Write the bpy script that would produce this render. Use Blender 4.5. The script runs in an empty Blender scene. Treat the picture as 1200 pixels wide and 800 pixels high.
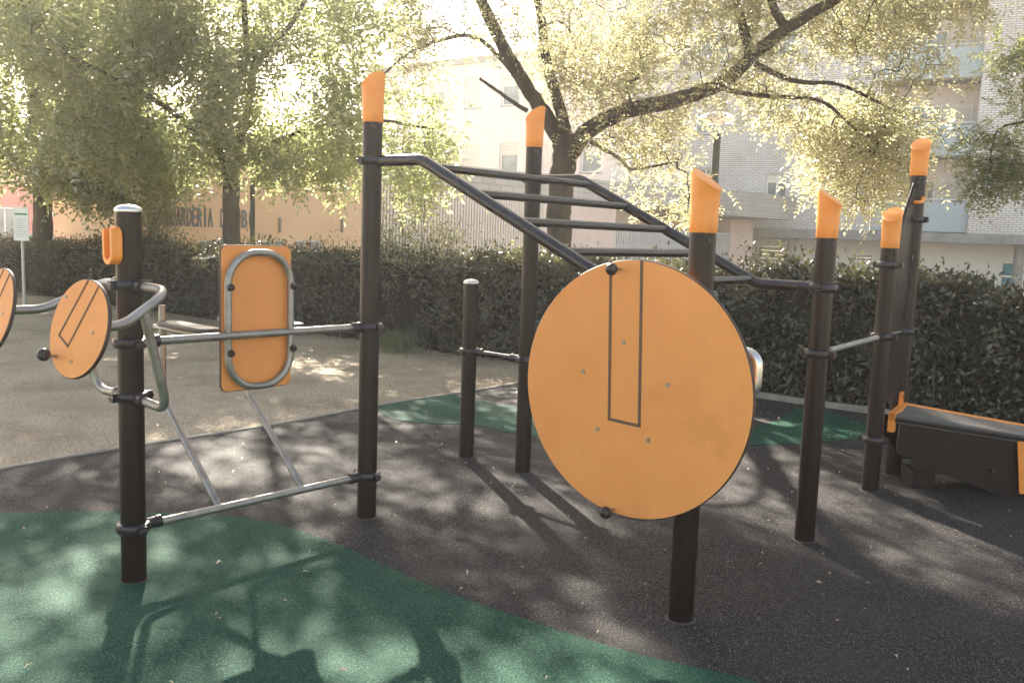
import bpy, math, random
import numpy as np
from mathutils import Vector, Matrix

S = bpy.context.scene
C = S.collection
R = math.radians
rng = np.random.default_rng(11)
random.seed(5)

# ------------------------------------------------------------------ camera
FPX, PITCH, ROLL, EYE = 1046.87, R(6.736), R(1.979), 1.55
Fv = Vector((0, math.cos(PITCH), -math.sin(PITCH)))
_U = Vector((0, math.sin(PITCH), math.cos(PITCH)))
_R = Vector((1, 0, 0))
Rv = _R * math.cos(ROLL) + _U * math.sin(ROLL)
Uv = -_R * math.sin(ROLL) + _U * math.cos(ROLL)
cam = bpy.data.cameras.new('camera')
cam.sensor_width = 36
cam.lens = FPX / 1200 * 36
cam.clip_end = 900
cam.clip_start = .05
co = bpy.data.objects.new('camera', cam)
C.objects.link(co)
co.matrix_world = Matrix(((Rv.x, Uv.x, -Fv.x, 0), (Rv.y, Uv.y, -Fv.y, 0), (Rv.z, Uv.z, -Fv.z, EYE), (0, 0, 0, 1)))
S.camera = co

# ------------------------------------------------------------------ light
SUN_EL, SUN_AZ = R(31), R(-18)            # azimuth from +Y, towards +X
w = bpy.data.worlds.new('World')
S.world = w
w.use_nodes = True
nt = w.node_tree
bg = nt.nodes['Background']
sky = nt.nodes.new('ShaderNodeTexSky')
sky.sky_type = 'NISHITA'
sky.sun_disc = False
sky.sun_elevation = SUN_EL
sky.sun_rotation = SUN_AZ
sky.air_density = 1.0
sky.dust_density = 1.2
sky.ozone_density = 1.0
tint = nt.nodes.new('ShaderNodeMix')
tint.data_type = 'RGBA'
tint.blend_type = 'MULTIPLY'
tint.inputs[0].default_value = 1
tint.inputs[7].default_value = (1.16, .965, .79, 1)      # hazy, warm autumn air
nt.links.new(sky.outputs[0], tint.inputs[6])
nt.links.new(tint.outputs[2], bg.inputs[0])
bg.inputs[1].default_value = .07

sl = bpy.data.lights.new('sun', 'SUN')
sl.energy = 5
sl.angle = R(.55)
sl.color = (1, .92, .78)
so = bpy.data.objects.new('sun', sl)
C.objects.link(so)
sdir = Vector((math.sin(SUN_AZ) * math.cos(SUN_EL), math.cos(SUN_AZ) * math.cos(SUN_EL), math.sin(SUN_EL)))
so.rotation_euler = sdir.to_track_quat('Z', 'Y').to_euler()
so.location = sdir * 60

vs = S.view_settings
vs.view_transform = 'Standard'
vs.look = 'None'
vs.exposure = 2.72
vs.gamma = 1
S.cycles.max_bounces = 8
S.cycles.diffuse_bounces = 3
S.cycles.transmission_bounces = 5
S.cycles.volume_bounces = 0
S.cycles.use_denoising = True
S.cycles.sample_clamp_indirect = 8

# ------------------------------------------------------------------ measuring
def ray(px, py):
    return Fv + Rv * ((px - 600) / FPX) - Uv * ((py - 400) / FPX)

def at(px, py, Y):                        # point on a sight line at forward distance Y
    d = ray(px, py)
    return Vector((0, 0, EYE)) + d * (Y / d.y)

def ground(px, py, z=0.):
    d = ray(px, py)
    return Vector((0, 0, EYE)) + d * ((z - EYE) / d.z)

# ------------------------------------------------------------------ materials
def nodes(name):
    m = bpy.data.materials.new(name)
    m.use_nodes = True
    n = m.node_tree.nodes
    return m, n, m.node_tree.links, n['Principled BSDF']

def ramp(n, stops):
    r = n.new('ShaderNodeValToRGB')
    e = r.color_ramp.elements
    while len(e) < len(stops):
        e.new(.5)
    for k, (p, c) in enumerate(stops):
        e[k].position = p
        e[k].color = (*c, 1)
    return r

def surf(name, c1, c2=None, rough=.6, metal=0., scale=6., bump=0., bscale=60., stretch=(1, 1, 1), spec=.5, detail=5, rvar=.1, coords='Object', wear=None):
    """one procedural surface: two-tone noise, fine bump, roughness variation"""
    m, n, l, b = nodes(name)
    c2 = c2 or tuple(min(1, x * 1.25) for x in c1)
    tc = n.new('ShaderNodeTexCoord')
    mp = n.new('ShaderNodeMapping')
    mp.inputs['Scale'].default_value = stretch
    l.new(tc.outputs[coords], mp.inputs[0])
    a = n.new('ShaderNodeTexNoise')
    a.inputs['Scale'].default_value = scale
    a.inputs['Detail'].default_value = detail
    l.new(mp.outputs[0], a.inputs[0])
    r = ramp(n, [(.3, c1), (.7, c2)])
    l.new(a.outputs[0], r.inputs[0])
    col = r.outputs[0]
    for wv in (wear if isinstance(wear, list) else [wear] if wear else []):
        wn = n.new('ShaderNodeTexNoise')
        wn.inputs['Scale'].default_value = wv[1]
        wn.inputs['Detail'].default_value = 8
        wn.inputs['Roughness'].default_value = .7
        if len(wv) > 4:                     # directional scuffs
            wm = n.new('ShaderNodeMapping')
            wm.inputs['Scale'].default_value = wv[4]
            wm.inputs['Rotation'].default_value = (.5, .4, .9)
            l.new(tc.outputs[coords], wm.inputs[0])
            l.new(wm.outputs[0], wn.inputs[0])
        else:
            l.new(tc.outputs[coords], wn.inputs[0])
        k = wv[3] if len(wv) > 3 else 1
        wr = ramp(n, [(wv[2], (0, 0, 0)), (wv[2] + .1, (k, k, k))])
        l.new(wn.outputs[0], wr.inputs[0])
        mx = n.new('ShaderNodeMix')
        mx.data_type = 'RGBA'
        l.new(wr.outputs[0], mx.inputs[0])
        l.new(col, mx.inputs[6])
        mx.inputs[7].default_value = (*wv[0], 1)
        col = mx.outputs[2]
    l.new(col, b.inputs['Base Color'])
    b.inputs['Metallic'].default_value = metal
    b.inputs['Specular IOR Level'].default_value = spec
    mr = n.new('ShaderNodeMapRange')
    mr.inputs[3].default_value = max(0, rough - rvar)
    mr.inputs[4].default_value = min(1, rough + rvar)
    l.new(a.outputs[0], mr.inputs[0])
    l.new(mr.outputs[0], b.inputs['Roughness'])
    if bump:
        q = n.new('ShaderNodeTexNoise')
        q.inputs['Scale'].default_value = bscale
        q.inputs['Detail'].default_value = 4
        l.new(mp.outputs[0], q.inputs[0])
        bp = n.new('ShaderNodeBump')
        bp.inputs['Strength'].default_value = bump
        bp.inputs['Distance'].default_value = .02
        l.new(q.outputs[0], bp.inputs['Height'])
        l.new(bp.outputs[0], b.inputs['Normal'])
    return m

def rubber(name, base, speck, patch):
    """poured rubber crumb: grains of two tones, worn and dusty patches"""
    m, n, l, b = nodes(name)
    tc = n.new('ShaderNodeTexCoord')
    g = n.new('ShaderNodeTexVoronoi')
    g.inputs['Scale'].default_value = 260
    l.new(tc.outputs['Object'], g.inputs[0])
    gr = n.new('ShaderNodeSeparateColor')
    l.new(g.outputs['Color'], gr.inputs[0])
    r = ramp(n, [(.0, tuple(x * .55 for x in base)), (.6, base), (.82, tuple(x * 1.5 for x in base)), (.97, speck)])
    l.new(gr.outputs[0], r.inputs[0])
    p = n.new('ShaderNodeTexNoise')
    p.inputs['Scale'].default_value = 1.7
    p.inputs['Detail'].default_value = 9
    p.inputs['Roughness'].default_value = .68
    l.new(tc.outputs['Object'], p.inputs[0])
    pr = ramp(n, [(.40, (0, 0, 0)), (.72, (.7, .7, .7))])
    l.new(p.outputs[0], pr.inputs[0])
    mx = n.new('ShaderNodeMix')
    mx.data_type = 'RGBA'
    l.new(pr.outputs[0], mx.inputs[0])
    l.new(r.outputs[0], mx.inputs[6])
    mx.inputs[7].default_value = (*patch, 1)
    l.new(mx.outputs[2], b.inputs['Base Color'])
    b.inputs['Roughness'].default_value = .7
    b.inputs['Specular IOR Level'].default_value = .06
    q = n.new('ShaderNodeTexNoise')
    q.inputs['Scale'].default_value = 130
    q.inputs['Detail'].default_value = 3
    l.new(tc.outputs['Object'], q.inputs[0])
    bp = n.new('ShaderNodeBump')
    bp.inputs['Strength'].default_value = .55
    bp.inputs['Distance'].default_value = .012
    l.new(q.outputs[0], bp.inputs['Height'])
    l.new(bp.outputs[0], b.inputs['Normal'])
    return m

def leaf_mat(name, d1, d2, t1, t2, tr=.5, gloss=.12, rough=.4, odd=None):
    m, n, l, b = nodes(name)
    n.remove(b)
    out = n['Material Output']
    g = n.new('ShaderNodeNewGeometry')
    rd = ramp(n, [(0, d1), (1, d2)] if odd is None else [(0, d1), (.86, d2), (.90, odd[0]), (.95, odd[0]), (.97, odd[1])])
    rt = ramp(n, [(0, t1), (1, t2)])
    l.new(g.outputs['Random Per Island'], rd.inputs[0])
    l.new(g.outputs['Random Per Island'], rt.inputs[0])
    df = n.new('ShaderNodeBsdfDiffuse')
    tl = n.new('ShaderNodeBsdfTranslucent')
    gl = n.new('ShaderNodeBsdfGlossy')
    gl.inputs['Roughness'].default_value = rough
    gl.inputs['Color'].default_value = (.9, .9, .85, 1)
    l.new(rd.outputs[0], df.inputs[0])
    l.new(rt.outputs[0], tl.inputs[0])
    m1 = n.new('ShaderNodeMixShader')
    m1.inputs[0].default_value = tr
    l.new(df.outputs[0], m1.inputs[1])
    l.new(tl.outputs[0], m1.inputs[2])
    m2 = n.new('ShaderNodeMixShader')
    m2.inputs[0].default_value = gloss
    l.new(m1.outputs[0], m2.inputs[1])
    l.new(gl.outputs[0], m2.inputs[2])
    l.new(m2.outputs[0], out.inputs[0])
    return m

def brick_mat(name, c1, c2, mortar, bw=.26, bh=.085, bump=.5, ms=.012):
    m, n, l, b = nodes(name)
    tc = n.new('ShaderNodeTexCoord')
    sp = n.new('ShaderNodeSeparateXYZ')
    l.new(tc.outputs['Object'], sp.inputs[0])
    ad = n.new('ShaderNodeMath')
    l.new(sp.outputs[0], ad.inputs[0])
    l.new(sp.outputs[1], ad.inputs[1])
    cb = n.new('ShaderNodeCombineXYZ')
    l.new(ad.outputs[0], cb.inputs[0])
    l.new(sp.outputs[2], cb.inputs[1])
    t = n.new('ShaderNodeTexBrick')
    t.inputs['Scale'].default_value = 1
    t.inputs['Brick Width'].default_value = bw
    t.inputs['Row Height'].default_value = bh
    t.inputs['Mortar Size'].default_value = ms
    t.inputs['Mortar Smooth'].default_value = .3
    t.inputs['Color1'].default_value = (*c1, 1)
    t.inputs['Color2'].default_value = (*c2, 1)
    t.inputs['Mortar'].default_value = (*mortar, 1)
    l.new(cb.outputs[0], t.inputs[0])
    a = n.new('ShaderNodeTexNoise')
    a.inputs['Scale'].default_value = .7
    a.inputs['Detail'].default_value = 8
    l.new(tc.outputs['Object'], a.inputs[0])
    r = ramp(n, [(.3, (.80, .78, .76)), (.7, (1, 1, 1))])
    l.new(a.outputs[0], r.inputs[0])
    mx = n.new('ShaderNodeMix')
    mx.data_type = 'RGBA'
    mx.blend_type = 'MULTIPLY'
    mx.inputs[0].default_value = 1
    l.new(t.outputs[0], mx.inputs[6])
    l.new(r.outputs[0], mx.inputs[7])
    l.new(mx.outputs[2], b.inputs['Base Color'])
    b.inputs['Roughness'].default_value = .85
    bp = n.new('ShaderNodeBump')
    bp.inputs['Strength'].default_value = bump
    bp.inputs['Distance'].default_value = .01
    bp.invert = True
    l.new(t.outputs['Fac'], bp.inputs['Height'])
    l.new(bp.outputs[0], b.inputs['Normal'])
    return m

M = {}
M['post'] = surf('post_paint', (.013, .0062, .0056), (.018, .0088, .008), rough=.36, spec=.30, scale=14, bump=.05, bscale=300, rvar=.07, wear=((.035, .024, .020), 7, .66))
M['rail'] = surf('rail_paint', (.014, .0095, .0098), (.020, .014, .014), rough=.24, spec=.60, scale=14, bump=.04, bscale=300, rvar=.07, wear=((.045, .036, .032), 9, .66))
M['collar'] = surf('collar_plastic', (.018, .014, .018), (.03, .022, .028), rough=.33, scale=20)
M['knob'] = surf('knob_plastic', (.02, .012, .012), (.035, .02, .02), rough=.38, scale=20)
M['steel'] = surf('galvanised_steel', (.27, .255, .235), (.40, .385, .355), rough=.46, metal=.8, scale=16, bump=.08, bscale=120, rvar=.1, wear=((.30, .27, .23), 10, .62))
M['cap'] = surf('orange_cap_plastic', (.80, .27, .045), (.88, .32, .06), rough=.42, scale=9, rvar=.06, wear=[((.66, .23, .05), 6, .56, .7), ((.40, .17, .06), 18, .67, .5)])
M['board'] = surf('orange_laminate', (.78, .30, .085), (.83, .335, .10), rough=.55, spec=.3, scale=5, bump=.05, bscale=350, rvar=.06, wear=[((.68, .265, .08), 3, .54, .5), ((.36, .16, .07), 9, .70, .45), ((.42, .19, .09), 26, .70, .6), ((.40, .17, .07), 5, .69, .55, (1, 1, 14))])
M['board_edge'] = surf('laminate_edge', (.05, .03, .022), (.07, .04, .03), rough=.6)
M['groove'] = surf('groove_core', (.10, .055, .035), (.17, .09, .055), rough=.7, scale=40)
M['bolt'] = surf('bolt_steel', (.33, .26, .18), (.45, .36, .26), rough=.45, metal=.8, scale=40)
M['grip'] = surf('grey_grip_rubber', (.16, .16, .17), (.22, .22, .23), rough=.6, scale=30, bump=.2, bscale=200)
M['pad'] = surf('dark_armrest', (.05, .045, .045), (.08, .07, .07), rough=.5, scale=20)
M['bench_top'] = surf('bench_grey_deck', (.075, .066, .062), (.11, .10, .094), rough=.6, scale=10, bump=.1, bscale=200)
M['bench_side'] = surf('bench_dark_panel', (.014, .0085, .008), (.020, .012, .012), rough=.5, spec=.25, scale=8)
M['cap_steel'] = surf('brushed_cap', (.6, .58, .55), (.7, .68, .65), rough=.3, metal=.9, scale=20)
M['rubber'] = rubber('black_rubber_crumb', (.028, .0248, .0250), (.175, .165, .158), (.053, .049, .048))
M['green'] = rubber('green_rubber_crumb', (.013, .055, .037), (.08, .17, .125), (.032, .085, .059))
M['joint'] = surf('dusty_base_joint', (.040, .033, .030), (.085, .072, .064), rough=.9, scale=30, bump=.4, bscale=200)
M['kerb'] = surf('kerb_concrete', (.22, .195, .16), (.32, .285, .24), rough=.9, scale=8, bump=.3, bscale=80)
M['bark'] = surf('bark', (.030, .021, .015), (.085, .062, .046), rough=.9, scale=9, bump=1., bscale=26, stretch=(1, 1, .28), detail=8)
M['bark2'] = surf('grey_bark', (.045, .036, .028), (.10, .08, .062), rough=.9, scale=9, bump=1., bscale=22, stretch=(1, 1, .28), detail=8)
M['leaf_near'] = leaf_mat('yellowing_leaf', (.105, .105, .035), (.17, .15, .055), (.44, .43, .22), (.62, .575, .35), tr=.58)
M['leaf_left'] = leaf_mat('green_leaf', (.065, .085, .034), (.13, .13, .055), (.31, .38, .14), (.56, .56, .25), tr=.6)
M['leaf_right'] = leaf_mat('dark_pinnate_leaf', (.07, .085, .04), (.13, .14, .06), (.22, .26, .09), (.46, .45, .18), tr=.5)
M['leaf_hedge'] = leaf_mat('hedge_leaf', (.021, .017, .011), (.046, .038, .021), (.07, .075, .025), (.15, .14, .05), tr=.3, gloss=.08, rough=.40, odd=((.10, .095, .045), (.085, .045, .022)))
M['leaf_shrub'] = leaf_mat('shrub_leaf', (.07, .08, .032), (.13, .125, .05), (.24, .25, .08), (.44, .42, .16), tr=.5, gloss=.14)
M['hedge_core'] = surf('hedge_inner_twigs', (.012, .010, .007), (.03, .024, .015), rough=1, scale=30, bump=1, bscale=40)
M['grass'] = leaf_mat('grass_blade', (.06, .09, .025), (.12, .13, .05), (.12, .17, .04), (.24, .25, .08), tr=.4)
M['litter'] = leaf_mat('dry_leaf', (.20, .12, .06), (.55, .46, .32), (.14, .09, .04), (.35, .28, .18), tr=.25, gloss=.05)
M['brick'] = brick_mat('white_brick', (.79, .75, .72), (.70, .655, .625), (.34, .31, .30))
M['brick2'] = brick_mat('grey_block', (.50, .46, .43), (.45, .41, .38), (.28, .25, .235), bw=.5, bh=.17)
M['pinkwall'] = surf('pink_render', (.66, .50, .43), (.72, .56, .48), rough=.9, scale=1.3, bump=.1, bscale=30, wear=((.55, .41, .35), 1.2, .66))
M['palewall'] = surf('pale_render', (.70, .60, .55), (.76, .67, .62), rough=.9, scale=1.1, wear=((.60, .5, .46), .9, .66))
M['orangewall'] = surf('orange_render', (.72, .475, .30), (.79, .55, .365), rough=.9, scale=.9, bump=.1, bscale=30, wear=((.58, .39, .27), .8, .60))
M['whitewall'] = surf('white_render', (.80, .775, .74), (.84, .815, .78), rough=.9, scale=1, wear=((.64, .61, .57), 1.4, .66))
M['redwall'] = surf('red_render', (.50, .16, .13), (.58, .21, .17), rough=.9, scale=1)
M['tile'] = surf('orange_roof_tiles', (.55, .25, .13), (.66, .33, .18), rough=.85, scale=3, bump=.6, bscale=12)
M['concrete'] = surf('grey_concrete', (.22, .205, .19), (.33, .31, .29), rough=.85, scale=2.2, bump=.2, bscale=40, wear=((.15, .14, .13), 1.6, .6))
M['canopy'] = brick_mat('board_marked_concrete', (.46, .42, .37), (.42, .38, .34), (.34, .31, .27), bw=4., bh=.16, bump=.2)
M['parapet'] = surf('blue_grey_parapet', (.36, .42, .43), (.42, .47, .48), rough=.8, scale=1.2, wear=((.30, .35, .36), 1., .62))
M['frame'] = surf('white_window_frame', (.72, .72, .70), (.80, .80, .78), rough=.5)
M['shutter'] = surf('roller_shutter', (.62, .56, .50), (.70, .64, .58), rough=.7, scale=2)
M['shutter2'] = surf('grey_shutter', (.42, .47, .48), (.50, .55, .56), rough=.7, scale=2)
M['bluedoor'] = surf('blue_door', (.06, .20, .26), (.08, .25, .31), rough=.5)
M['lettering'] = surf('blue_grey_lettering', (.17, .17, .185), (.22, .22, .235), rough=.8)
M['darkmetal'] = surf('dark_green_metal', (.025, .03, .028), (.04, .045, .04), rough=.5)
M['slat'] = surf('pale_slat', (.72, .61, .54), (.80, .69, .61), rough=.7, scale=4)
M['slatback'] = surf('dark_backing', (.045, .032, .028), (.07, .05, .043), rough=.9)  # even dark brown, so the pale slats stand out
M['bar'] = surf('pale_railing_paint', (.55, .58, .60), (.66, .68, .69), rough=.5)
M['signwhite'] = surf('sign_white', (.72, .72, .66), (.78, .78, .72), rough=.5, scale=3)
M['signgreen'] = surf('sign_green', (.04, .22, .13), (.05, .27, .16), rough=.5)
M['signgrey'] = surf('sign_print', (.40, .42, .38), (.46, .48, .44), rough=.6)
M['pole'] = surf('pale_pole', (.40, .40, .37), (.48, .48, .45), rough=.5, metal=.4)
M['bin'] = surf('green_bin', (.06, .17, .13), (.08, .21, .16), rough=.5)
M['carpaint'] = surf('dark_blue_car_paint', (.02, .03, .05), (.025, .036, .06), rough=.25)
M['vanpaint'] = surf('pale_van_paint', (.55, .62, .64), (.62, .69, .71), rough=.3)
M['tyre'] = surf('tyre', (.02, .02, .02), (.03, .03, .03), rough=.8)
M['rooftop'] = surf('flat_roof', (.30, .28, .26), (.38, .36, .33), rough=.9)

def glass():
    m, n, l, b = nodes('window_glass')
    a = n.new('ShaderNodeTexNoise')
    a.inputs['Scale'].default_value = .8
    r = ramp(n, [(.35, (.10, .12, .13)), (.65, (.26, .29, .30))])
    l.new(a.outputs[0], r.inputs[0])
    l.new(r.outputs[0], b.inputs['Base Color'])
    b.inputs['Roughness'].default_value = .08
    b.inputs['Specular IOR Level'].default_value = .8
    return m
M['glass'] = glass()

def lampglass():
    m, n, l, b = nodes('frosted_lamp_dome')
    b.inputs['Base Color'].default_value = (.62, .60, .56, 1)
    b.inputs['Roughness'].default_value = .35
    b.inputs['Transmission Weight'].default_value = .45
    return m
M['lampglass'] = lampglass()

def dirt():
    m, n, l, b = nodes('packed_dirt')
    tc = n.new('ShaderNodeTexCoord')
    a = n.new('ShaderNodeTexNoise')
    a.inputs['Scale'].default_value = .9
    a.inputs['Detail'].default_value = 12
    a.inputs['Roughness'].default_value = .65
    l.new(tc.outputs['Object'], a.inputs[0])
    r = ramp(n, [(.3, (.30, .238, .175)), (.5, (.45, .37, .275)), (.72, (.56, .465, .355))])
    l.new(a.outputs[0], r.inputs[0])
    g = n.new('ShaderNodeTexNoise')
    g.inputs['Scale'].default_value = 55
    g.inputs['Detail'].default_value = 6
    l.new(tc.outputs['Object'], g.inputs[0])
    gr = ramp(n, [(.33, (.5, .47, .44)), (.5, (.95, .94, .93)), (.68, (1.15, 1.15, 1.15))])
    l.new(g.outputs[0], gr.inputs[0])
    mx = n.new('ShaderNodeMix')
    mx.data_type = 'RGBA'
    mx.blend_type = 'MULTIPLY'
    mx.inputs[0].default_value = 1
    l.new(r.outputs[0], mx.inputs[6])
    l.new(gr.outputs[0], mx.inputs[7])
    l.new(mx.outputs[2], b.inputs['Base Color'])
    b.inputs['Roughness'].default_value = .95
    b.inputs['Specular IOR Level'].default_value = .2
    bp = n.new('ShaderNodeBump')
    bp.inputs['Strength'].default_value = .9
    bp.inputs['Distance'].default_value = .04
    l.new(g.outputs[0], bp.inputs['Height'])
    l.new(bp.outputs[0], b.inputs['Normal'])
    return m
M['dirt'] = dirt()

# ------------------------------------------------------------------ mesh helpers
def link(name, me, parent=None, loc=None, kind=None, label=None):
    o = bpy.data.objects.new(name, me)
    C.objects.link(o)
    if parent is not None:
        o.parent = parent
    if loc is not None:
        o.location = loc
    if kind:
        o['kind'] = kind
    if label:
        o['label'] = label
    return o

def thing(name, label, cat, loc=(0, 0, 0), rz=0., group=None):
    o = bpy.data.objects.new(name, None)
    o.empty_display_size = .2
    C.objects.link(o)
    o.location = loc
    o.rotation_euler = (0, 0, rz)
    o['label'] = label
    o['category'] = cat
    if group:
        o['group'] = group
    return o

def copy_tree(o, parent=None):
    c = o.copy()
    C.objects.link(c)
    if parent is not None:
        c.parent = parent
    for ch in list(o.children):
        copy_tree(ch, c)
    return c

def frames(P):
    P = [Vector(p) for p in P]
    T = []
    for i in range(len(P)):
        a = P[max(0, i - 1)]
        b = P[min(len(P) - 1, i + 1)]
        T.append((b - a).normalized())
    u = T[0].orthogonal().normalized()
    out = []
    for t in T:
        u = (u - t * u.dot(t))
        u = u.normalized() if u.length > 1e-6 else t.orthogonal().normalized()
        out.append((u.copy(), t.cross(u).normalized()))
    return P, out

class MB:
    def __init__(s):
        s.v = []
        s.f = []
        s.mi = []

    def add(s, v, f, mi=0):
        k = len(s.v)
        s.v += [tuple(p) for p in v]
        s.f += [tuple(i + k for i in q) for q in f]
        s.mi += [mi] * len(f)
        return s

    def tube(s, P, r, n=12, mi=0, cap=True):
        P, fr = frames(P)
        rr = r if isinstance(r, (list, tuple, np.ndarray)) else [r] * len(P)
        v = []
        f = []
        for p, (a, b), q in zip(P, fr, rr):
            for k in range(n):
                t = 2 * math.pi * k / n
                v.append(p + a * (math.cos(t) * q) + b * (math.sin(t) * q))
        for i in range(len(P) - 1):
            for k in range(n):
                f.append((i * n + k, i * n + (k + 1) % n, (i + 1) * n + (k + 1) % n, (i + 1) * n + k))
        if cap:
            f.append(tuple(range(n - 1, -1, -1)))
            f.append(tuple((len(P) - 1) * n + k for k in range(n)))
        return s.add(v, f, mi)

    def lathe(s, prof, n=24, o=(0, 0, 0), mi=0, mod=None, cap=True):
        """profile of (r, z) turned about the z axis at o"""
        v = []
        f = []
        for r, z in prof:
            for k in range(n):
                t = 2 * math.pi * k / n
                q = r * (mod(t) if mod else 1)
                v.append((o[0] + math.cos(t) * q, o[1] + math.sin(t) * q, o[2] + z))
        for i in range(len(prof) - 1):
            for k in range(n):
                f.append((i * n + k, i * n + (k + 1) % n, (i + 1) * n + (k + 1) % n, (i + 1) * n + k))
        if cap:
            f.append(tuple(range(n - 1, -1, -1)))
            f.append(tuple((len(prof) - 1) * n + k for k in range(n)))
        return s.add(v, f, mi)

    def box(s, c, h, ax=None, mi=0):
        """centre c, half sizes h, axes ax"""
        ax = ax or (Vector((1, 0, 0)), Vector((0, 1, 0)), Vector((0, 0, 1)))
        c = Vector(c)
        v = []
        for i in (-1, 1):
            for j in (-1, 1):
                for k in (-1, 1):
                    v.append(c + ax[0] * (h[0] * i) + ax[1] * (h[1] * j) + ax[2] * (h[2] * k))
        return s.add(v, [(0, 1, 3, 2), (4, 6, 7, 5), (0, 4, 5, 1), (2, 3, 7, 6), (0, 2, 6, 4), (1, 5, 7, 3)], mi)

    def box2(s, a, b, mi=0):
        a = Vector(a)
        b = Vector(b)
        return s.box((a + b) / 2, [abs(x) / 2 for x in (b - a)], None, mi)

    def slab(s, out, o, u, v, n, t, bev=0., mi=0, mi_edge=None):
        """outline (list of 2d points, counter-clockwise) in the plane o,u,v, thickness t along n, bevelled rims"""
        me = mi if mi_edge is None else mi_edge
        k = len(out)
        cx = sum(p[0] for p in out) / k
        cy = sum(p[1] for p in out) / k
        def ring(off, d):
            r = []
            for x, y in out:
                L = math.hypot(x - cx, y - cy) or 1
                q = (L - off) / L
                r.append(Vector(o) + u * (cx + (x - cx) * q) + v * (cy + (y - cy) * q) + n * d)
            return r
        rings = [ring(bev, 0), ring(0, -bev), ring(0, -t + bev), ring(bev, -t)] if bev else [ring(0, 0), ring(0, -t)]
        V = [p for r in rings for p in r]
        base = len(s.v)
        s.add(V, [tuple(range(k))], mi)
        F = []
        for i in range(len(rings) - 1):
            for j in range(k):
                F.append((i * k + j, (i + 1) * k + j, (i + 1) * k + (j + 1) % k, i * k + (j + 1) % k))
        F.append(tuple((len(rings) - 1) * k + j for j in range(k - 1, -1, -1)))
        s.f += [tuple(i + base for i in q) for q in F]
        s.mi += [me] * (len(F) - 1) + [mi]
        return s

    def sphere(s, c, r, n=14, m=8, mi=0, sc=(1, 1, 1)):
        prof = [(math.sin(math.pi * i / m) * r, -math.cos(math.pi * i / m) * r) for i in range(1, m)]
        prof = [(r * .05, -r * .999)] + prof + [(r * .05, r * .999)]
        k = len(s.v)
        s.lathe(prof, n, (0, 0, 0), mi)
        for i in range(k, len(s.v)):
            x, y, z = s.v[i]
            s.v[i] = (c[0] + x * sc[0], c[1] + y * sc[1], c[2] + z * sc[2])
        return s

    def mesh(s, name, mats, smooth=None, off=(0, 0, 0)):
        me = bpy.data.meshes.new(name)
        me.from_pydata([(x - off[0], y - off[1], z - off[2]) for x, y, z in s.v], [], s.f)
        for m in (mats if isinstance(mats, (list, tuple)) else [mats]):
            me.materials.append(m)
        if any(s.mi):
            me.polygons.foreach_set('material_index', s.mi)
        if smooth is not None:
            me.polygons.foreach_set('use_smooth', [True] * len(me.polygons))
            me.set_sharp_from_angle(angle=R(smooth))
        me.update()
        return me

    def build(s, name, mats, parent=None, smooth=None, label=None, kind=None, loc=None, off=(0, 0, 0)):
        return link(name, s.mesh(name, mats, smooth, off), parent, loc, kind, label)

def fillet(P, rad, n=6):
    """polyline with rounded corners"""
    P = [Vector(p) for p in P]
    rad = rad if isinstance(rad, (list, tuple)) else [rad] * len(P)
    out = [P[0]]
    for i in range(1, len(P) - 1):
        a, b, c = P[i - 1], P[i], P[i + 1]
        d1 = (a - b).normalized()
        d2 = (c - b).normalized()
        ang = d1.angle(d2)
        L = min(rad[i] / math.tan(ang / 2), (a - b).length * .49, (c - b).length * .49)
        p0 = b + d1 * L
        p1 = b + d2 * L
        for k in range(n + 1):
            t = k / n
            out.append(p0 * (1 - t) ** 2 + b * (2 * t * (1 - t)) + p1 * t ** 2)
    out.append(P[-1])
    return out

def quads(name, V, mat, n=4, smooth=False):
    """big leaf meshes from a numpy array (faces, n, 3)"""
    k = V.shape[0]
    me = bpy.data.meshes.new(name)
    me.vertices.add(k * n)
    me.vertices.foreach_set('co', V.reshape(-1).astype(np.float32))
    me.loops.add(k * n)
    me.loops.foreach_set('vertex_index', np.arange(k * n, dtype=np.int32))
    me.polygons.add(k)
    me.polygons.foreach_set('loop_start', np.arange(0, k * n, n, dtype=np.int32))
    me.materials.append(mat)
    me.update()
    return me

def unit(a):
    return a / np.maximum(np.linalg.norm(a, axis=-1, keepdims=True), 1e-9)

def leaf_quads(P, D, N, L, W, fold=.18):
    D = unit(D)
    Sd = unit(np.cross(D, N))
    N2 = np.cross(Sd, D)
    L = np.asarray(L).reshape(-1, 1)
    W = np.asarray(W).reshape(-1, 1)
    mid = P + D * L * .45 + N2 * W * fold
    return np.stack([P, mid + Sd * W * .5, P + D * L, mid - Sd * W * .5], 1)

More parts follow.
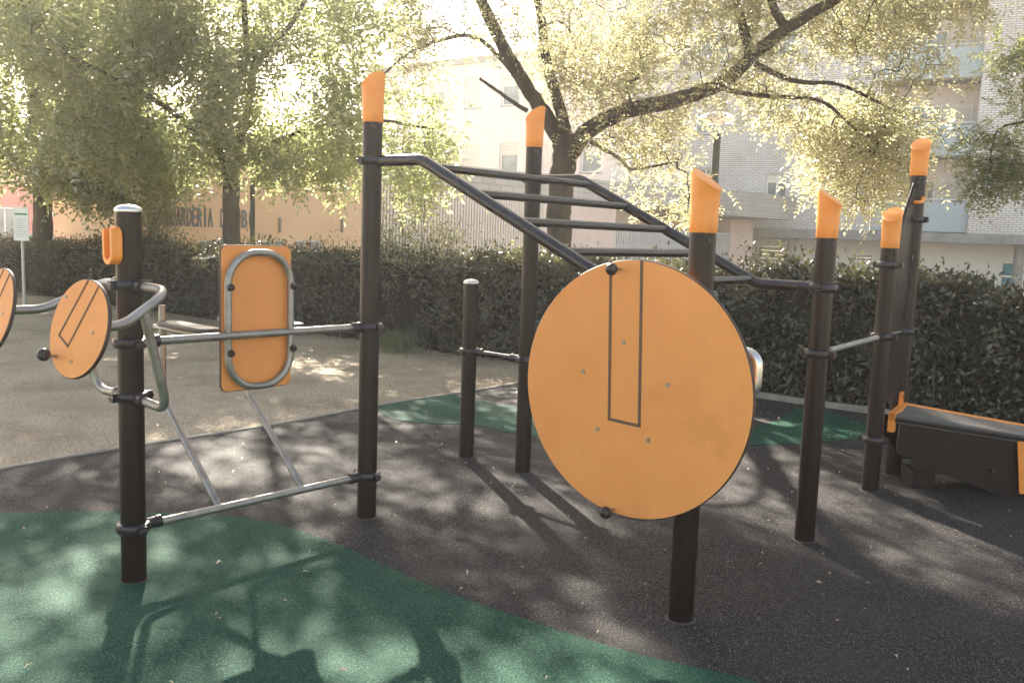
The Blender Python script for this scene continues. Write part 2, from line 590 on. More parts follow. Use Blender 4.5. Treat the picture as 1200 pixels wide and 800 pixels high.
def pinnate(base, dirs, pairs, leaflet, width, step, rg):
    """compound leaves: leaflets in pairs along a rachis that bends down"""
    n = len(base)
    D = unit(dirs)
    up = np.tile(np.array([[0, 0, 1.]]), (n, 1)) + rg.normal(0, .35, (n, 3))
    Sd = unit(np.cross(D, up))
    Nn = unit(np.cross(Sd, D))
    out = []
    sc = rg.uniform(.75, 1.2, n)
    for k in range(pairs):
        t = (k + 1) * step
        p = base + D * (t * sc)[:, None] - np.array([[0, 0, 1.]]) * (t * t * 1.2 * sc)[:, None]
        for sg in (-1, 1):
            dd = D * .45 + Sd * sg + rg.normal(0, .22, (n, 3)) - np.array([[0, 0, .18]])
            nn = Nn + rg.normal(0, .35, (n, 3))
            out.append(leaf_quads(p, dd, nn, leaflet * sc * rg.uniform(.8, 1.15, n), width * sc))
    t = (pairs + 1) * step
    p = base + D * (t * sc)[:, None] - np.array([[0, 0, 1.]]) * (t * t * 1.2 * sc)[:, None]
    out.append(leaf_quads(p, D - np.array([[0, 0, .4]]), Nn + rg.normal(0, .3, (n, 3)), leaflet * sc, width * sc))
    return np.concatenate(out)

# ------------------------------------------------------------------ terrain
HP, HD, HN = Vector((2.47, 9.07, 0)), Vector((.8, -.6, 0)), Vector((.6, .8, 0))      # hedge line, and the way beyond it

def beyond(x, y):
    return (x - HP.x) * HN.x + (y - HP.y) * HN.y

def tz(x, y):                                # the street behind the hedge lies lower
    q = min(1, max(0, (beyond(x, y) - 1.6) / 3.4))
    return -.9 * q * q * (3 - 2 * q)

gx = sorted(set([-120, -90, -60, 60, 90, 120] + [x * .8 for x in range(-50, 51)]))
gy = sorted(set([-60, -40, -20, 70, 100, 150] + [y * .8 for y in range(-6, 70)]))
gm = MB()
V = [(x, y, tz(x, y) - .02 + (.008 * math.sin(x * 2.1 + y) * math.sin(y * 1.7) if abs(x) < 40 else 0)) for y in gy for x in gx]
nx = len(gx)
gm.add(V, [(j * nx + i, j * nx + i + 1, (j + 1) * nx + i + 1, (j + 1) * nx + i) for j in range(len(gy) - 1) for i in range(nx - 1)])
gm.build('dirt_ground', M['dirt'], smooth=60, kind='structure')

def flat(name, pts, z, mat, t=.1, kind='structure'):
    m = MB()
    n = len(pts)
    m.add([(x, y, z) for x, y in pts] + [(x, y, z - t) for x, y in pts],
          [tuple(range(n))] + [(i, i + n, (i + 1) % n + n, (i + 1) % n) for i in range(n)])
    me = m.mesh(name, mat)
    me.validate()
    return link(name, me, kind=kind)

# pad edges: left edge runs (0,543)->(600,448) in the photo, right edge along the hedge
eA, eD = Vector((-1.33, 7.62, 0)), Vector((.63, .777, 0))
def edge(t):
    return eA + eD * t
corner_t = 2.95
wob = lambda t: Vector((-eD.y, eD.x, 0)) * (.035 * math.sin(t * 2.3 + .6))
left_edge = [edge(t) + wob(t) for t in np.linspace(-7, corner_t, 40)]
cn = edge(corner_t)
right_edge = [HP + HD * t + HN * -.06 for t in np.linspace(-1.9, 9, 12)]
pad = [(p.x, p.y) for p in left_edge] + [(p.x, p.y) for p in right_edge] + [(8.5, -4), (-6, -4)]
def ccw(p):
    a = sum(p[i][0] * p[(i + 1) % len(p)][1] - p[(i + 1) % len(p)][0] * p[i][1] for i in range(len(p)))
    return p if a > 0 else p[::-1]
flat('rubber_surface', ccw(pad), 0, M['rubber'])

def smooth2(pts, n=8):
    out = []
    for i in range(len(pts) - 1):
        p0, p1, p2, p3 = pts[max(0, i - 1)], pts[i], pts[i + 1], pts[min(len(pts) - 1, i + 2)]
        for k in range(n):
            t = k / n
            out.append(tuple(.5 * (2 * b + (c - a) * t + (2 * a - 5 * b + 4 * c - d) * t * t + (3 * b - a - 3 * c + d) * t ** 3) for a, b, c, d in zip(p0, p1, p2, p3)))
    return out + [pts[-1]]
fg = smooth2([(-4.6, 4.05), (-3.4, 4.4), (-2.65, 4.58), (-2.0, 4.67), (-1.35, 4.62), (-.81, 4.26), (-.34, 3.81), (.18, 3.42), (.55, 3.19), (.92, 3.02), (1.7, 2.5), (2.1, 1.7)])
flat('green_rubber_surface', ccw(fg + [(2.2, -1), (-4.6, -1)]), .004, M['green'], .003)
g2 = smooth2([(-1.19, 7.80), (-.98, 7.33), (-.62, 7.18), (-.3, 7.20), (.05, 6.92), (.6, 6.70), (1.2, 6.62), (1.9, 6.80), (2.5, 7.0), (2.95, 7.28), (3.2, 7.7)])
g3 = smooth2([(3.0, 8.43), (2.75, 8.42), (2.5, 8.05), (2.2, 7.62), (1.7, 7.45), (1.1, 7.45), (.55, 7.65), (.1, 8.0), (-.15, 8.15), (-.45, 8.5), (-.75, 8.46)])
flat('green_rubber_surface', ccw(g2 + g3), .004, M['green'], .003)

def kerb_line(name, P, w, z0, z1, out):
    m = MB()
    n = len(P)
    v = []
    for i, p in enumerate(P):
        a = P[max(0, i - 1)]
        b = P[min(n - 1, i + 1)]
        t = (b - a).normalized()
        s = Vector((-t.y, t.x, 0)) * out
        for off, z in ((0, z0), (0, z1 - .006), (.006, z1), (w - .006, z1), (w, z1 - .006), (w, z0)):
            v.append((p.x + s.x * off, p.y + s.y * off, z))
    f = [(i * 6 + k, (i + 1) * 6 + k, (i + 1) * 6 + k + 1, i * 6 + k + 1) for i in range(n - 1) for k in range(5)]
    m.add(v, f)
    m.build(name, M['kerb'], kind='structure')
kerb_line('rubber_edging', left_edge, .045, -.12, .012, 1)
kerb_line('hedge_kerb', right_edge, .12, -.12, .05, 1)

# ------------------------------------------------------------------ the fitness frame
P2 = {'L': (-1.617, 3.755), 'A': (-.761, 4.731), 'B': (.099, 5.785), 'C': (.737, 3.543), 'D': (1.588, 4.597), 'E': (2.339, 5.620), 'F': (2.668, 6.051), 'G': (-.293, 6.129)}
HT = {'L': 1.60, 'A': 2.11, 'B': 2.115, 'C': 1.591, 'D': 1.597, 'E': 1.558, 'F': 2.041, 'G': 1.222}
def pv(k, z=0.):
    return Vector((*P2[k], z))
ACd = (pv('C') - pv('A')).normalized()
ABd = (pv('B') - pv('A')).normalized()
Z = Vector((0, 0, 1))
PR = .052
gym = thing('fitness_frame', 'black post outdoor fitness frame with orange caps, ladder and orange discs on rubber ground', 'fitness equipment', (0, 0, 0))

def flute(t):
    return 1 - .020 * max(0, math.cos(4 * t)) ** 6
CAPDIR = {'A': (.78, -.62), 'B': (.78, -.62), 'C': (-.80, .60), 'D': (-.80, .60), 'E': (.63, .77), 'F': (.63, .77)}
COLLARS = {'L': [(1.29, 0), (1.045, 1), (.815, 0), (.24, 1)], 'A': [(1.91, 2), (1.044, 3), (.235, 3)], 'B': [(1.91, 2), (.75, 5)],
           'C': [(1.34, 4), (.95, 6)], 'D': [(1.34, 4), (1.0, 1)], 'E': [(1.45, 1), (1.0, 3), (.335, 1)], 'F': [(1.75, 3), (1.0, 3)], 'G': [(.75, 2)]}
DIRS = {0: None, 1: ABd, 2: ACd, 3: -ABd, 4: -ACd, 5: -ACd, 6: -ABd}
posts = {}
for k in 'LABCDEFG':
    h = HT[k]
    m = MB()
    m.lathe([(PR, -.12), (PR, h)], 48, mod=flute)
    p = m.build('post', M['post'], gym, smooth=35, loc=pv(k))
    posts[k] = p
    if k in CAPDIR:
        hd = Vector((*CAPDIR[k], 0)).normalized()
        n = 40
        mb = MB()
        rows = [(-.004, 1.0), (.0, 1.05), (.05, 1.06), (.12, 1.09), (.19, 1.14), (.99, 1.19)]
        v = []
        for zz, q in rows:
            for i in range(n):
                t = 2 * math.pi * i / n
                dx, dy = math.cos(t), math.sin(t)
                top = .205 + .045 * (dx * hd.x + dy * hd.y)
                z = top if zz > .9 else min(zz, top - .004)
                qq = q if zz > .9 else q
                v.append((dx * PR * qq, dy * PR * qq, z))
        for i in range(n):                       # rounded lip then the flat slanted top
            t = 2 * math.pi * i / n
            dx, dy = math.cos(t), math.sin(t)
            v.append((dx * PR * 1.165, dy * PR * 1.165, .205 + .045 * .985 * (dx * hd.x + dy * hd.y) + .002))
        nr = len(rows) + 1
        f = [(i * n + j, i * n + (j + 1) % n, (i + 1) * n + (j + 1) % n, (i + 1) * n + j) for i in range(nr - 1) for j in range(n)]
        f.append(tuple((nr - 1) * n + j for j in range(n)))
        mb.add(v, f)
        c = mb.build('post_cap', M['cap'], p, smooth=40, loc=(0, 0, h))
        # the screw just under the cap
        bd = Vector((.25, -.97, 0))
        b = MB()
        b.tube([bd * (PR - .002) + Z * (h - .03), bd * (PR + .006) + Z * (h - .03)], [.011, .008], 12)
        b.build('cap_screw', M['collar'], p, smooth=40)
    else:
        b = MB()
        b.lathe([(PR * 1.04, -.006), (PR * 1.06, .0), (PR * 1.0, .010), (PR * .8, .018), (PR * .45, .023), (PR * .05, .025)], 32)
        b.build('post_cap', M['cap_steel'], p, smooth=50, loc=(0, 0, h), label='domed bright metal cap')
    b = MB()
    b.lathe([(PR + .001, .0), (PR + .002, .007), (PR + .006, .005), (PR + .012, .001)], 28, mod=lambda t: 1 + .018 * math.sin(3 * t + h * 9) + .012 * math.sin(7 * t + h), cap=False)
    b.build('base_joint', M['joint'], p, smooth=50)
    for zc, dk in COLLARS[k]:
        b = MB()
        b.lathe([(PR + .001, -.022), (PR + .014, -.020), (PR + .020, -.010), (PR + .020, .010), (PR + .014, .020), (PR + .001, .022)], 32, cap=False)
        d = DIRS[dk]
        dd = d if d is not None else Vector((-.75, .66, 0))
        s = Vector((-dd.y, dd.x, 0))
        for sg in ((1, -1) if d is None else () if dk == 6 else (1,)):
            b.tube([dd * sg * (PR + .005), dd * sg * (PR + .05)], [.026, .026], 14)
            b.tube([dd * sg * (PR + .05), dd * sg * (PR + .072)], [.029, .029], 14)
        for sg in (1, -1):                       # bolt lugs at the joint of the two halves
            c0 = s * sg * (PR + .026)
            b.box(c0, (.010, .016, .018), (s, dd, Z))
            b.tube([c0 + dd * .02 + s * sg * .004, c0 - dd * .022 + s * sg * .004], .009, 8)
        b.build('collar', M['collar'], p, smooth=40, loc=(0, 0, zc))

def part(mb, name, mat, parent=gym, smooth=40, label=None):
    return mb.build(name, mat, parent, smooth, label)

# inclined ladder: two rails and five rungs
z_hi, z_lo = 1.91, 1.34
def rail_path(a, b):
    s, e = pv(a), pv(b)
    L = (e - s).length
    return fillet([s + ACd * .07 + Z * z_hi, s + ACd * .36 + Z * z_hi, s + ACd * (L - .36) + Z * z_lo, s + ACd * (L - .07) + Z * z_lo], [.0, .16, .16, .0], 8)
for a, b in (('A', 'C'), ('B', 'D')):
    part(MB().tube(rail_path(a, b), .029, 20), 'ladder_rail', M['rail'], label='bent black handrail running down from the tall post to the short post')
L_AC = (pv('C') - pv('A')).length
rung = MB().tube([Vector((0, 0, 0)), Vector((0, (pv('B') - pv('A')).length - .05, 0))], .0205, 16).mesh('rung', M['rail'], 40)
for k in range(5):
    t = .44 + k * .2675
    z = z_hi + (z_lo - z_hi) * min(1, max(0, (t - .36) / (L_AC - .72)))
    o = link('rung', rung, gym, pv('A') + ACd * t + ABd * .025 + Z * z)
    o.rotation_euler = (0, 0, math.atan2(ABd.y, ABd.x) - math.pi / 2)

def bar(a, b, z, r, mat, name, label=None, gap=.07):
    p, q = pv(a, z), pv(b, z)
    d = (q - p).normalized()
    return part(MB().tube([p + d * gap, q - d * gap], r, 18), name, M[mat], label=label)
bar('G', 'B', .75, .017, 'rail', 'low_bar', 'thin black bar between the two back posts', .05)
bar('D', 'E', 1.0, .016, 'steel', 'low_bar', 'thin steel bar between the right posts')
bar('E', 'F', 1.0, .020, 'rail', 'low_bar', 'short black bar behind the climbing plate')
bar('L', 'A', 1.045, .019, 'steel', 'cross_bar', 'upper steel bar crossing the orange back panel', .10)
bar('L', 'A', .235, .0195, 'steel', 'cross_bar', 'lower steel bar near the ground', .10)

# backrest panel held in a loop on the two steel bars
LA = (pv('A') - pv('L')).normalized()
NB = Vector((-LA.y, LA.x, 0))            # away from the camera
pc = pv('L') + LA * .634
def rrect(w, h, r, n=6):
    out = []
    for cx, cy, a0 in ((w - r, h - r, 0), (-w + r, h - r, 90), (-w + r, -h + r, 180), (w - r, -h + r, 270)):
        for k in range(n + 1):
            a = R(a0 + 90 * k / n)
            out.append((cx + math.cos(a) * r, cy + math.sin(a) * r))
    return out
bp = MB().slab(rrect(.192, .345, .035), pc + NB * .032 + Z * 1.12, LA, Z, -NB, .018, .004, 0, 1)
panel = part(bp, 'back_panel', [M['board'], M['board_edge']], smooth=30, label='upright rounded orange back panel behind a steel loop')
lp = MB()
loop = [pc + NB * .004 + LA * x + Z * (1.112 + y) for x, y in rrect(.170, .318, .150, 9)]
lp.tube(loop + [loop[0]], .0170, 16, cap=False)
part(lp, 'panel_loop', M['steel'], label='closed steel tube loop in front of the orange panel')
for sx in (-1, 1):
    for zz in (1.27, .965):
        b = MB()
        q = pc + LA * (sx * .170) + Z * zz - NB * .017
        b.tube([q, q - NB * .010], [.018, .016], 14)
        b.sphere(q - NB * .010, .0155, 12, 6, sc=(1, 1, .9))
        part(b, 'panel_bolt', M['knob'], panel)

# two slanted legs carrying arm rests behind the panel
for t in (.415, .883):
    b0 = pv('L') + LA * t
    P = fillet([b0 + Z * .235, b0 + NB * .53 + Z * .68, b0 + NB * .53 + Z * 1.15], .12, 8)
    leg = part(MB().tube(P, .0170, 16), 'slanted_leg', M['steel'], label='steel tube slanting back from the low bar then rising')
    part(MB().tube([b0 + NB * .05 + Z * 1.035, b0 + NB * .72 + Z * 1.035], .016, 14), 'arm_bar', M['steel'], leg)
    part(MB().tube([b0 + NB * .62 + Z * 1.035, b0 + NB * .64 + Z * 1.035, b0 + NB * .76 + Z * 1.035, b0 + NB * .78 + Z * 1.035], [.022, .0245, .0245, .022], 16), 'hand_grip', M['grip'], leg)
    part(MB().slab(rrect(.055, .22, .03), b0 + NB * .28 + Z * 1.075, LA, NB, Z, .022, .006), 'arm_rest', M['pad'], leg)

# the two small tilted discs on bent tubes at the near post
Ld = Vector((-.66, -.75, 0)).normalized()
Ln = Vector((-.75, .66, 0)).normalized()
lp0 = pv('L')
def circle(r, n=64):
    return [(math.cos(2 * math.pi * k / n) * r, math.sin(2 * math.pi * k / n) * r) for k in range(n)]

def groove_line(mb, o, u, v, n, pts, w):
    """a shallow milled channel: a dark strip with low rims, seated in the face"""
    for (a, b) in zip(pts[:-1], pts[1:]):
        A = Vector(o) + u * a[0] + v * a[1]
        B = Vector(o) + u * b[0] + v * b[1]
        d = (B - A).normalized()
        s = n.cross(d)
        mb.box((A + B) / 2 + n * .0008, ((B - A).length / 2 + w / 2, w / 2, .0014), (d, s, n))

for sg, lab in ((-1, 'small round orange disc with a slot outline and knob, nearest the post'), (1, 'small round orange disc cut off by the left edge of the view')):
    tl = R(13)
    e2 = (Ld * math.cos(R(7)) - Ln * math.sin(R(7))).normalized() if sg < 0 else Ld
    N = e2 * math.cos(tl) + Z * math.sin(tl)
    u = N.cross(Vector((0, 0, 1))).normalized() * -1        # in the face, horizontal
    v = N.cross(u) if N.cross(u).z > 0 else -N.cross(u)
    if u.dot(Ln) < 0:
        u = -u
    c = lp0 + Ld * .385 + Ln * (.409 * sg) + Z * (1.165)
    face = MB()
    nn = N
    uu, vv = (u, v) if u.cross(v).dot(nn) > 0 else (-u, v)
    face.slab(circle(.182), c, uu, vv, nn, .016, .003, 0, 1)
    disc = part(face, 'disc', [M['board'], M['board_edge']], smooth=30, label=lab)
    g = MB()
    gu = u
    groove_line(g, c, gu, v, N, [(-.005, .176), (.113, -.034), (.041, -.069), (-.078, .158)], .007)
    part(g, 'groove', M['groove'], disc, 30)
    b = MB()
    for (x, y) in ((.118, .110), (-.095, -.006), (.0, -.12)):
        q = c + u * x + v * y
        b.tube([q - N * .001, q + N * .003], [.008, .007], 12)
        part(b, 'bolt', M['bolt'], disc, 40)
        b = MB()
    k = MB()
    q = c + u * .100 + v * -.113
    k.tube([q, q + N * .036], .006, 10)
    part(k, 'knob_stem', M['bolt'], disc)
    k = MB()
    k.sphere(q + N * .050, .0235, 18, 12)
    part(k, 'knob', M['knob'], disc, 60)
    # upper wing tube: out of the collar sideways, round and forward to the disc
    a0 = lp0 + Ln * sg * .06 + Z * 1.29
    T = fillet([a0, lp0 + Ln * (sg * .30) + Ld * -.02 + Z * 1.285, lp0 + Ln * (sg * .375) + Ld * .20 + Z * 1.165, c - N * .012], [0, .12, .20, 0], 10)
    wing = part(MB().tube(T, .0195, 18), 'wing_tube', M['steel'], label='bent steel tube from the collar to the small disc')
    a1 = lp0 + Ln * sg * .06 + Z * .815
    T = fillet([a1, lp0 + Ln * (sg * .315) + Ld * -.0 + Z * .800, lp0 + Ln * (sg * .350) + Ld * .11 + Z * 1.205], [0, .095, 0], 9)
    part(MB().tube(T, .0190, 18), 'wing_brace', M['steel'], wing)

# orange scoop on the near post
sc = MB()
so_ = lp0 + Ld * (PR + .020) + Ln * -.004 + Z * 1.455
su, sv, sn = Vector((-Ld.y, Ld.x, 0)), Z, Ld
if su.cross(sv).dot(sn) < 0:
    su = -su
outer = rrect(.046, .080, .042, 7)
sc.slab(outer, so_, su, sv, sn, .024, .005)
# the cup: a raised U-shaped rim round a hollow that opens at the top
rim_o = []
for k in range(15):
    a = R(180 + 180 * k / 14)
    rim_o.append((math.cos(a), math.sin(a)))
for r_in, r_out in ((.024, .045),):
    pts = [(-1, 1.9)] + rim_o + [(1, 1.9)]
    v = []
    for (x, y) in pts:
        yi = y * r_in if y < 1.5 else .104
        yo = y * r_out if y < 1.5 else .104
        for (rr, yy, d) in ((r_in, yi, .002), (r_in * 1.08, yi, .022), (r_out * .93, yo, .022), (r_out, yo, .0)):
            v.append(so_ + su * (x * rr) + sv * (yy - .035) + sn * d)
    f = [(i * 4 + j, i * 4 + (j + 1) % 4, (i + 1) * 4 + (j + 1) % 4, (i + 1) * 4 + j) for i in range(len(pts) - 1) for j in range(4)]
    f += [(0, 1, 2, 3), tuple((len(pts) - 1) * 4 + j for j in (3, 2, 1, 0))]
    sc.add(v, f)
part(sc, 'scoop_holder', M['cap'], smooth=40, label='small orange scoop bolted high on the near post')

# the big disc on the front of the third post
BN = -ABd
bu = ACd if ACd.cross(Z).dot(BN) > 0 else -ACd
bc = Vector((.488, 3.588, .943))
face = MB().slab(circle(.530, 128), bc, bu, Z, BN, .019, .004, 0, 1)
big = part(face, 'big_disc', [M['board'], M['board_edge']], smooth=30, label='large round orange disc with a long slot outline')
g = MB()
groove_line(g, bc, ACd, Z, BN, [(-.121, .512), (-.094, -.133), (.050, -.139), (.023, .523)], .0125)
part(g, 'groove', M['groove'], big, 30)
for (x, y) in ((-.234, .05), (.167, .044), (-.149, -.185), (.094, -.191), (-.043, .192)):
    b = MB()
    q = bc + ACd * x + Z * y
    b.tube([q - BN * .001, q + BN * .0035], [.0105, .009], 14)
    b.tube([q + BN * .0030, q + BN * .0045], [.004, .003], 8)
    part(b, 'bolt', M['bolt'], big)
for (x, y) in ((-.078, .488), (-.052, -.510)):
    k = MB()
    q = bc + ACd * x + Z * y
    k.tube([q, q + BN * .045], .0065, 10)
    part(k, 'knob_stem', M['bolt'], big)
    k = MB()
    k.sphere(q + BN * .06, .0255, 18, 12)
    part(k, 'knob', M['knob'], big, 60)
# hub that carries the big disc on the post, and the pale grip loop behind it
hub = MB()
hc = pv('C', .943)
fd_ = (bc - hc).dot(-ABd) - .022
hub.tube([hc - ABd * .04, hc - ABd * (fd_ - .01)], .05, 20)
hub.box(hc - ABd * (fd_ - .006) - ACd * .14, (.26, .006, .06), (ACd, ABd, Z))
part(hub, 'disc_hub', M['collar'])
gl = MB()
gl.tube(fillet([hc + ABd * .10 + ACd * .02 + Z * .18, hc + ABd * .10 + ACd * .215 + Z * .18, hc + ABd * .10 + ACd * .215 + Z * .01, hc + ABd * .10 + ACd * .02 + Z * .01], [0, .06, .06, 0], 8), .023, 16)
part(gl, 'rear_grip', M['cap_steel'], label='pale grey tube grip showing past the edge of the big disc')

# climbing plate between the two right-hand posts, with its slanted top
EF = (pv('F') - pv('E'))
Lf = EF.length
EFd = EF.normalized()
en = Vector((EFd.y, -EFd.x, 0))
pl = MB().slab([(.05, .56), (Lf - .05, .56), (Lf - .05, 1.99), (Lf - .10, 1.99), (.05, 1.52)], pv('E') + en * .012, EFd, Z, en if EFd.cross(Z).dot(en) > 0 else -en, .018, .003)
plate = part(pl, 'climbing_plate', M['bench_side'], smooth=30, label='dark plate with slanted top between two right posts')
for (x, z, mt) in ((Lf - .09, 1.50, 'knob'), (.12, 1.36, 'knob'), (.12, 1.10, 'knob'), (Lf - .12, 1.1, 'knob')):
    b = MB()
    q = pv('E') + EFd * x + Z * z
    b.tube([q - en * .03, q + en * .03], .014, 10)
    part(b, 'plate_bolt', M['knob'], plate)
hk = MB()
q = pv('F', 1.86) - EFd * .10
sd = en if en.y < 0 else -en
hk.tube(fillet([q, q + sd * .05, q + sd * .05 + EFd * .05 + Z * .01, q + sd * .05 + EFd * .06 + Z * .035], .015, 4), .014, 10)
part(hk, 'hook', M['cap'], label='small orange hook near the top of the tallest right post')

# ------------------------------------------------------------------ bench hooked to the right-hand posts
bench = thing('sit_up_bench', 'low dark exercise bench with grey deck and orange trim hooked on at far right', 'exercise bench', (2.43, 5.80, 0), R(-4))
# local axes: x away from the posts, y across (towards the hedge); the deck runs slightly downhill
def dz_(x):
    return .505 - .115 * x
dk = MB()
n = 12
Lb = 1.25
v = []
for i in range(n + 1):
    x = .04 + Lb * i / n
    for y, dz in ((-.195, .0), (-.18, .006), (0, -.010), (.18, .006), (.195, .0)):
        v.append((x + .55 * (y + .195) * (1 - i / n), y * (1 - .12 * i / n), dz_(x) + dz))
for i in range(n + 1):
    x = .04 + Lb * i / n
    for y in (-.195, .195):
        v.append((x + .55 * (y + .195) * (1 - i / n), y * (1 - .12 * i / n), dz_(x) - .048))
f = [(i * 5 + j, (i + 1) * 5 + j, (i + 1) * 5 + j + 1, i * 5 + j + 1) for i in range(n) for j in range(4)]
o5 = 5 * (n + 1)
f += [(i * 5, o5 + i * 2, o5 + (i + 1) * 2, (i + 1) * 5) for i in range(n)]
f += [(i * 5 + 4, (i + 1) * 5 + 4, o5 + (i + 1) * 2 + 1, o5 + i * 2 + 1) for i in range(n)]
f += [(o5 + i * 2, o5 + i * 2 + 1, o5 + (i + 1) * 2 + 1, o5 + (i + 1) * 2) for i in range(n)]
f += [(0, 1, 2, 3, 4, o5 + 1, o5), tuple(5 * n + j for j in (4, 3, 2, 1, 0)) + (o5 + 2 * n, o5 + 2 * n + 1)]
dk.add(v, f)
dk.build('deck', M['bench_top'], bench, 40)
tr = MB()
tr.tube([(.25, .204, dz_(.03) + .004), (.04 + Lb, .18, dz_(Lb) + .004)], .010, 10)
tr.build('trim_rail', M['cap'], bench, 40, label='orange edge trim along the far side')
tr = MB()
tr.tube([(.03, -.204, dz_(.03) - .026), (.04 + Lb, -.18, dz_(Lb) - .026)], .012, 10)
tr.build('trim_rail', M['bench_side'], bench, 40)
br = MB()
bd_ = Vector((.482, .876, 0))
bn_ = Vector((.876, -.482, 0))
bo = Vector((.02, -.195, 0))
br.box(bo + bd_ * .215 + Z * .495, (.018, .235, .026), (bn_, bd_, Z))
br.box(bo + bd_ * .415 - bn_ * .02 + Z * .555, (.010, .035, .040), (bn_, bd_, Z))
br.box(bo + bd_ * .01 + Z * .455, (.020, .030, .060), (bn_, bd_, Z))
br.build('bracket', M['cap'], bench, 30, label='orange bracket hooking the bench onto the posts')
hq = bo + bd_ * .415 + Z * .562
MB().tube([hq - bn_ * .034, hq - bn_ * .008], .015, 14).build('bracket_hole', M['knob'], bench, 40)
for y in (-.165, .165):
    sp = MB()
    out = [(.09, .44), (.08, .26), (.10, .235), (.17, .225), (.19, .15), (.42, .115), (.60, .055), (.76, .0), (Lb - .02, .0), (Lb, .31)]
    sp.slab(out, Vector((0, y + .01, 0)), Vector((1, 0, 0)), Z, Vector((0, -1, 0)), .02, 0)
    o = sp.build('side_panel', M['bench_side'], bench)
    MB().tube([(.68, y - .018, .17), (.68, y + .03, .17)], .014, 12).build('panel_bolt', M['knob'], o, 40)
lg = MB()
lg.box((.865, -.182, .20), (.035, .005, .17), (Vector((1, 0, 0)), Vector((0, 1, 0)), Vector((.13, 0, -1)).normalized()))
lg.build('orange_support', M['cap'], bench, label='orange upright strip on the bench side')
ft = MB()
ft.box((.30, .03, .055), (.07, .10, .06))
ft.build('foot_block', M['bench_side'], bench)

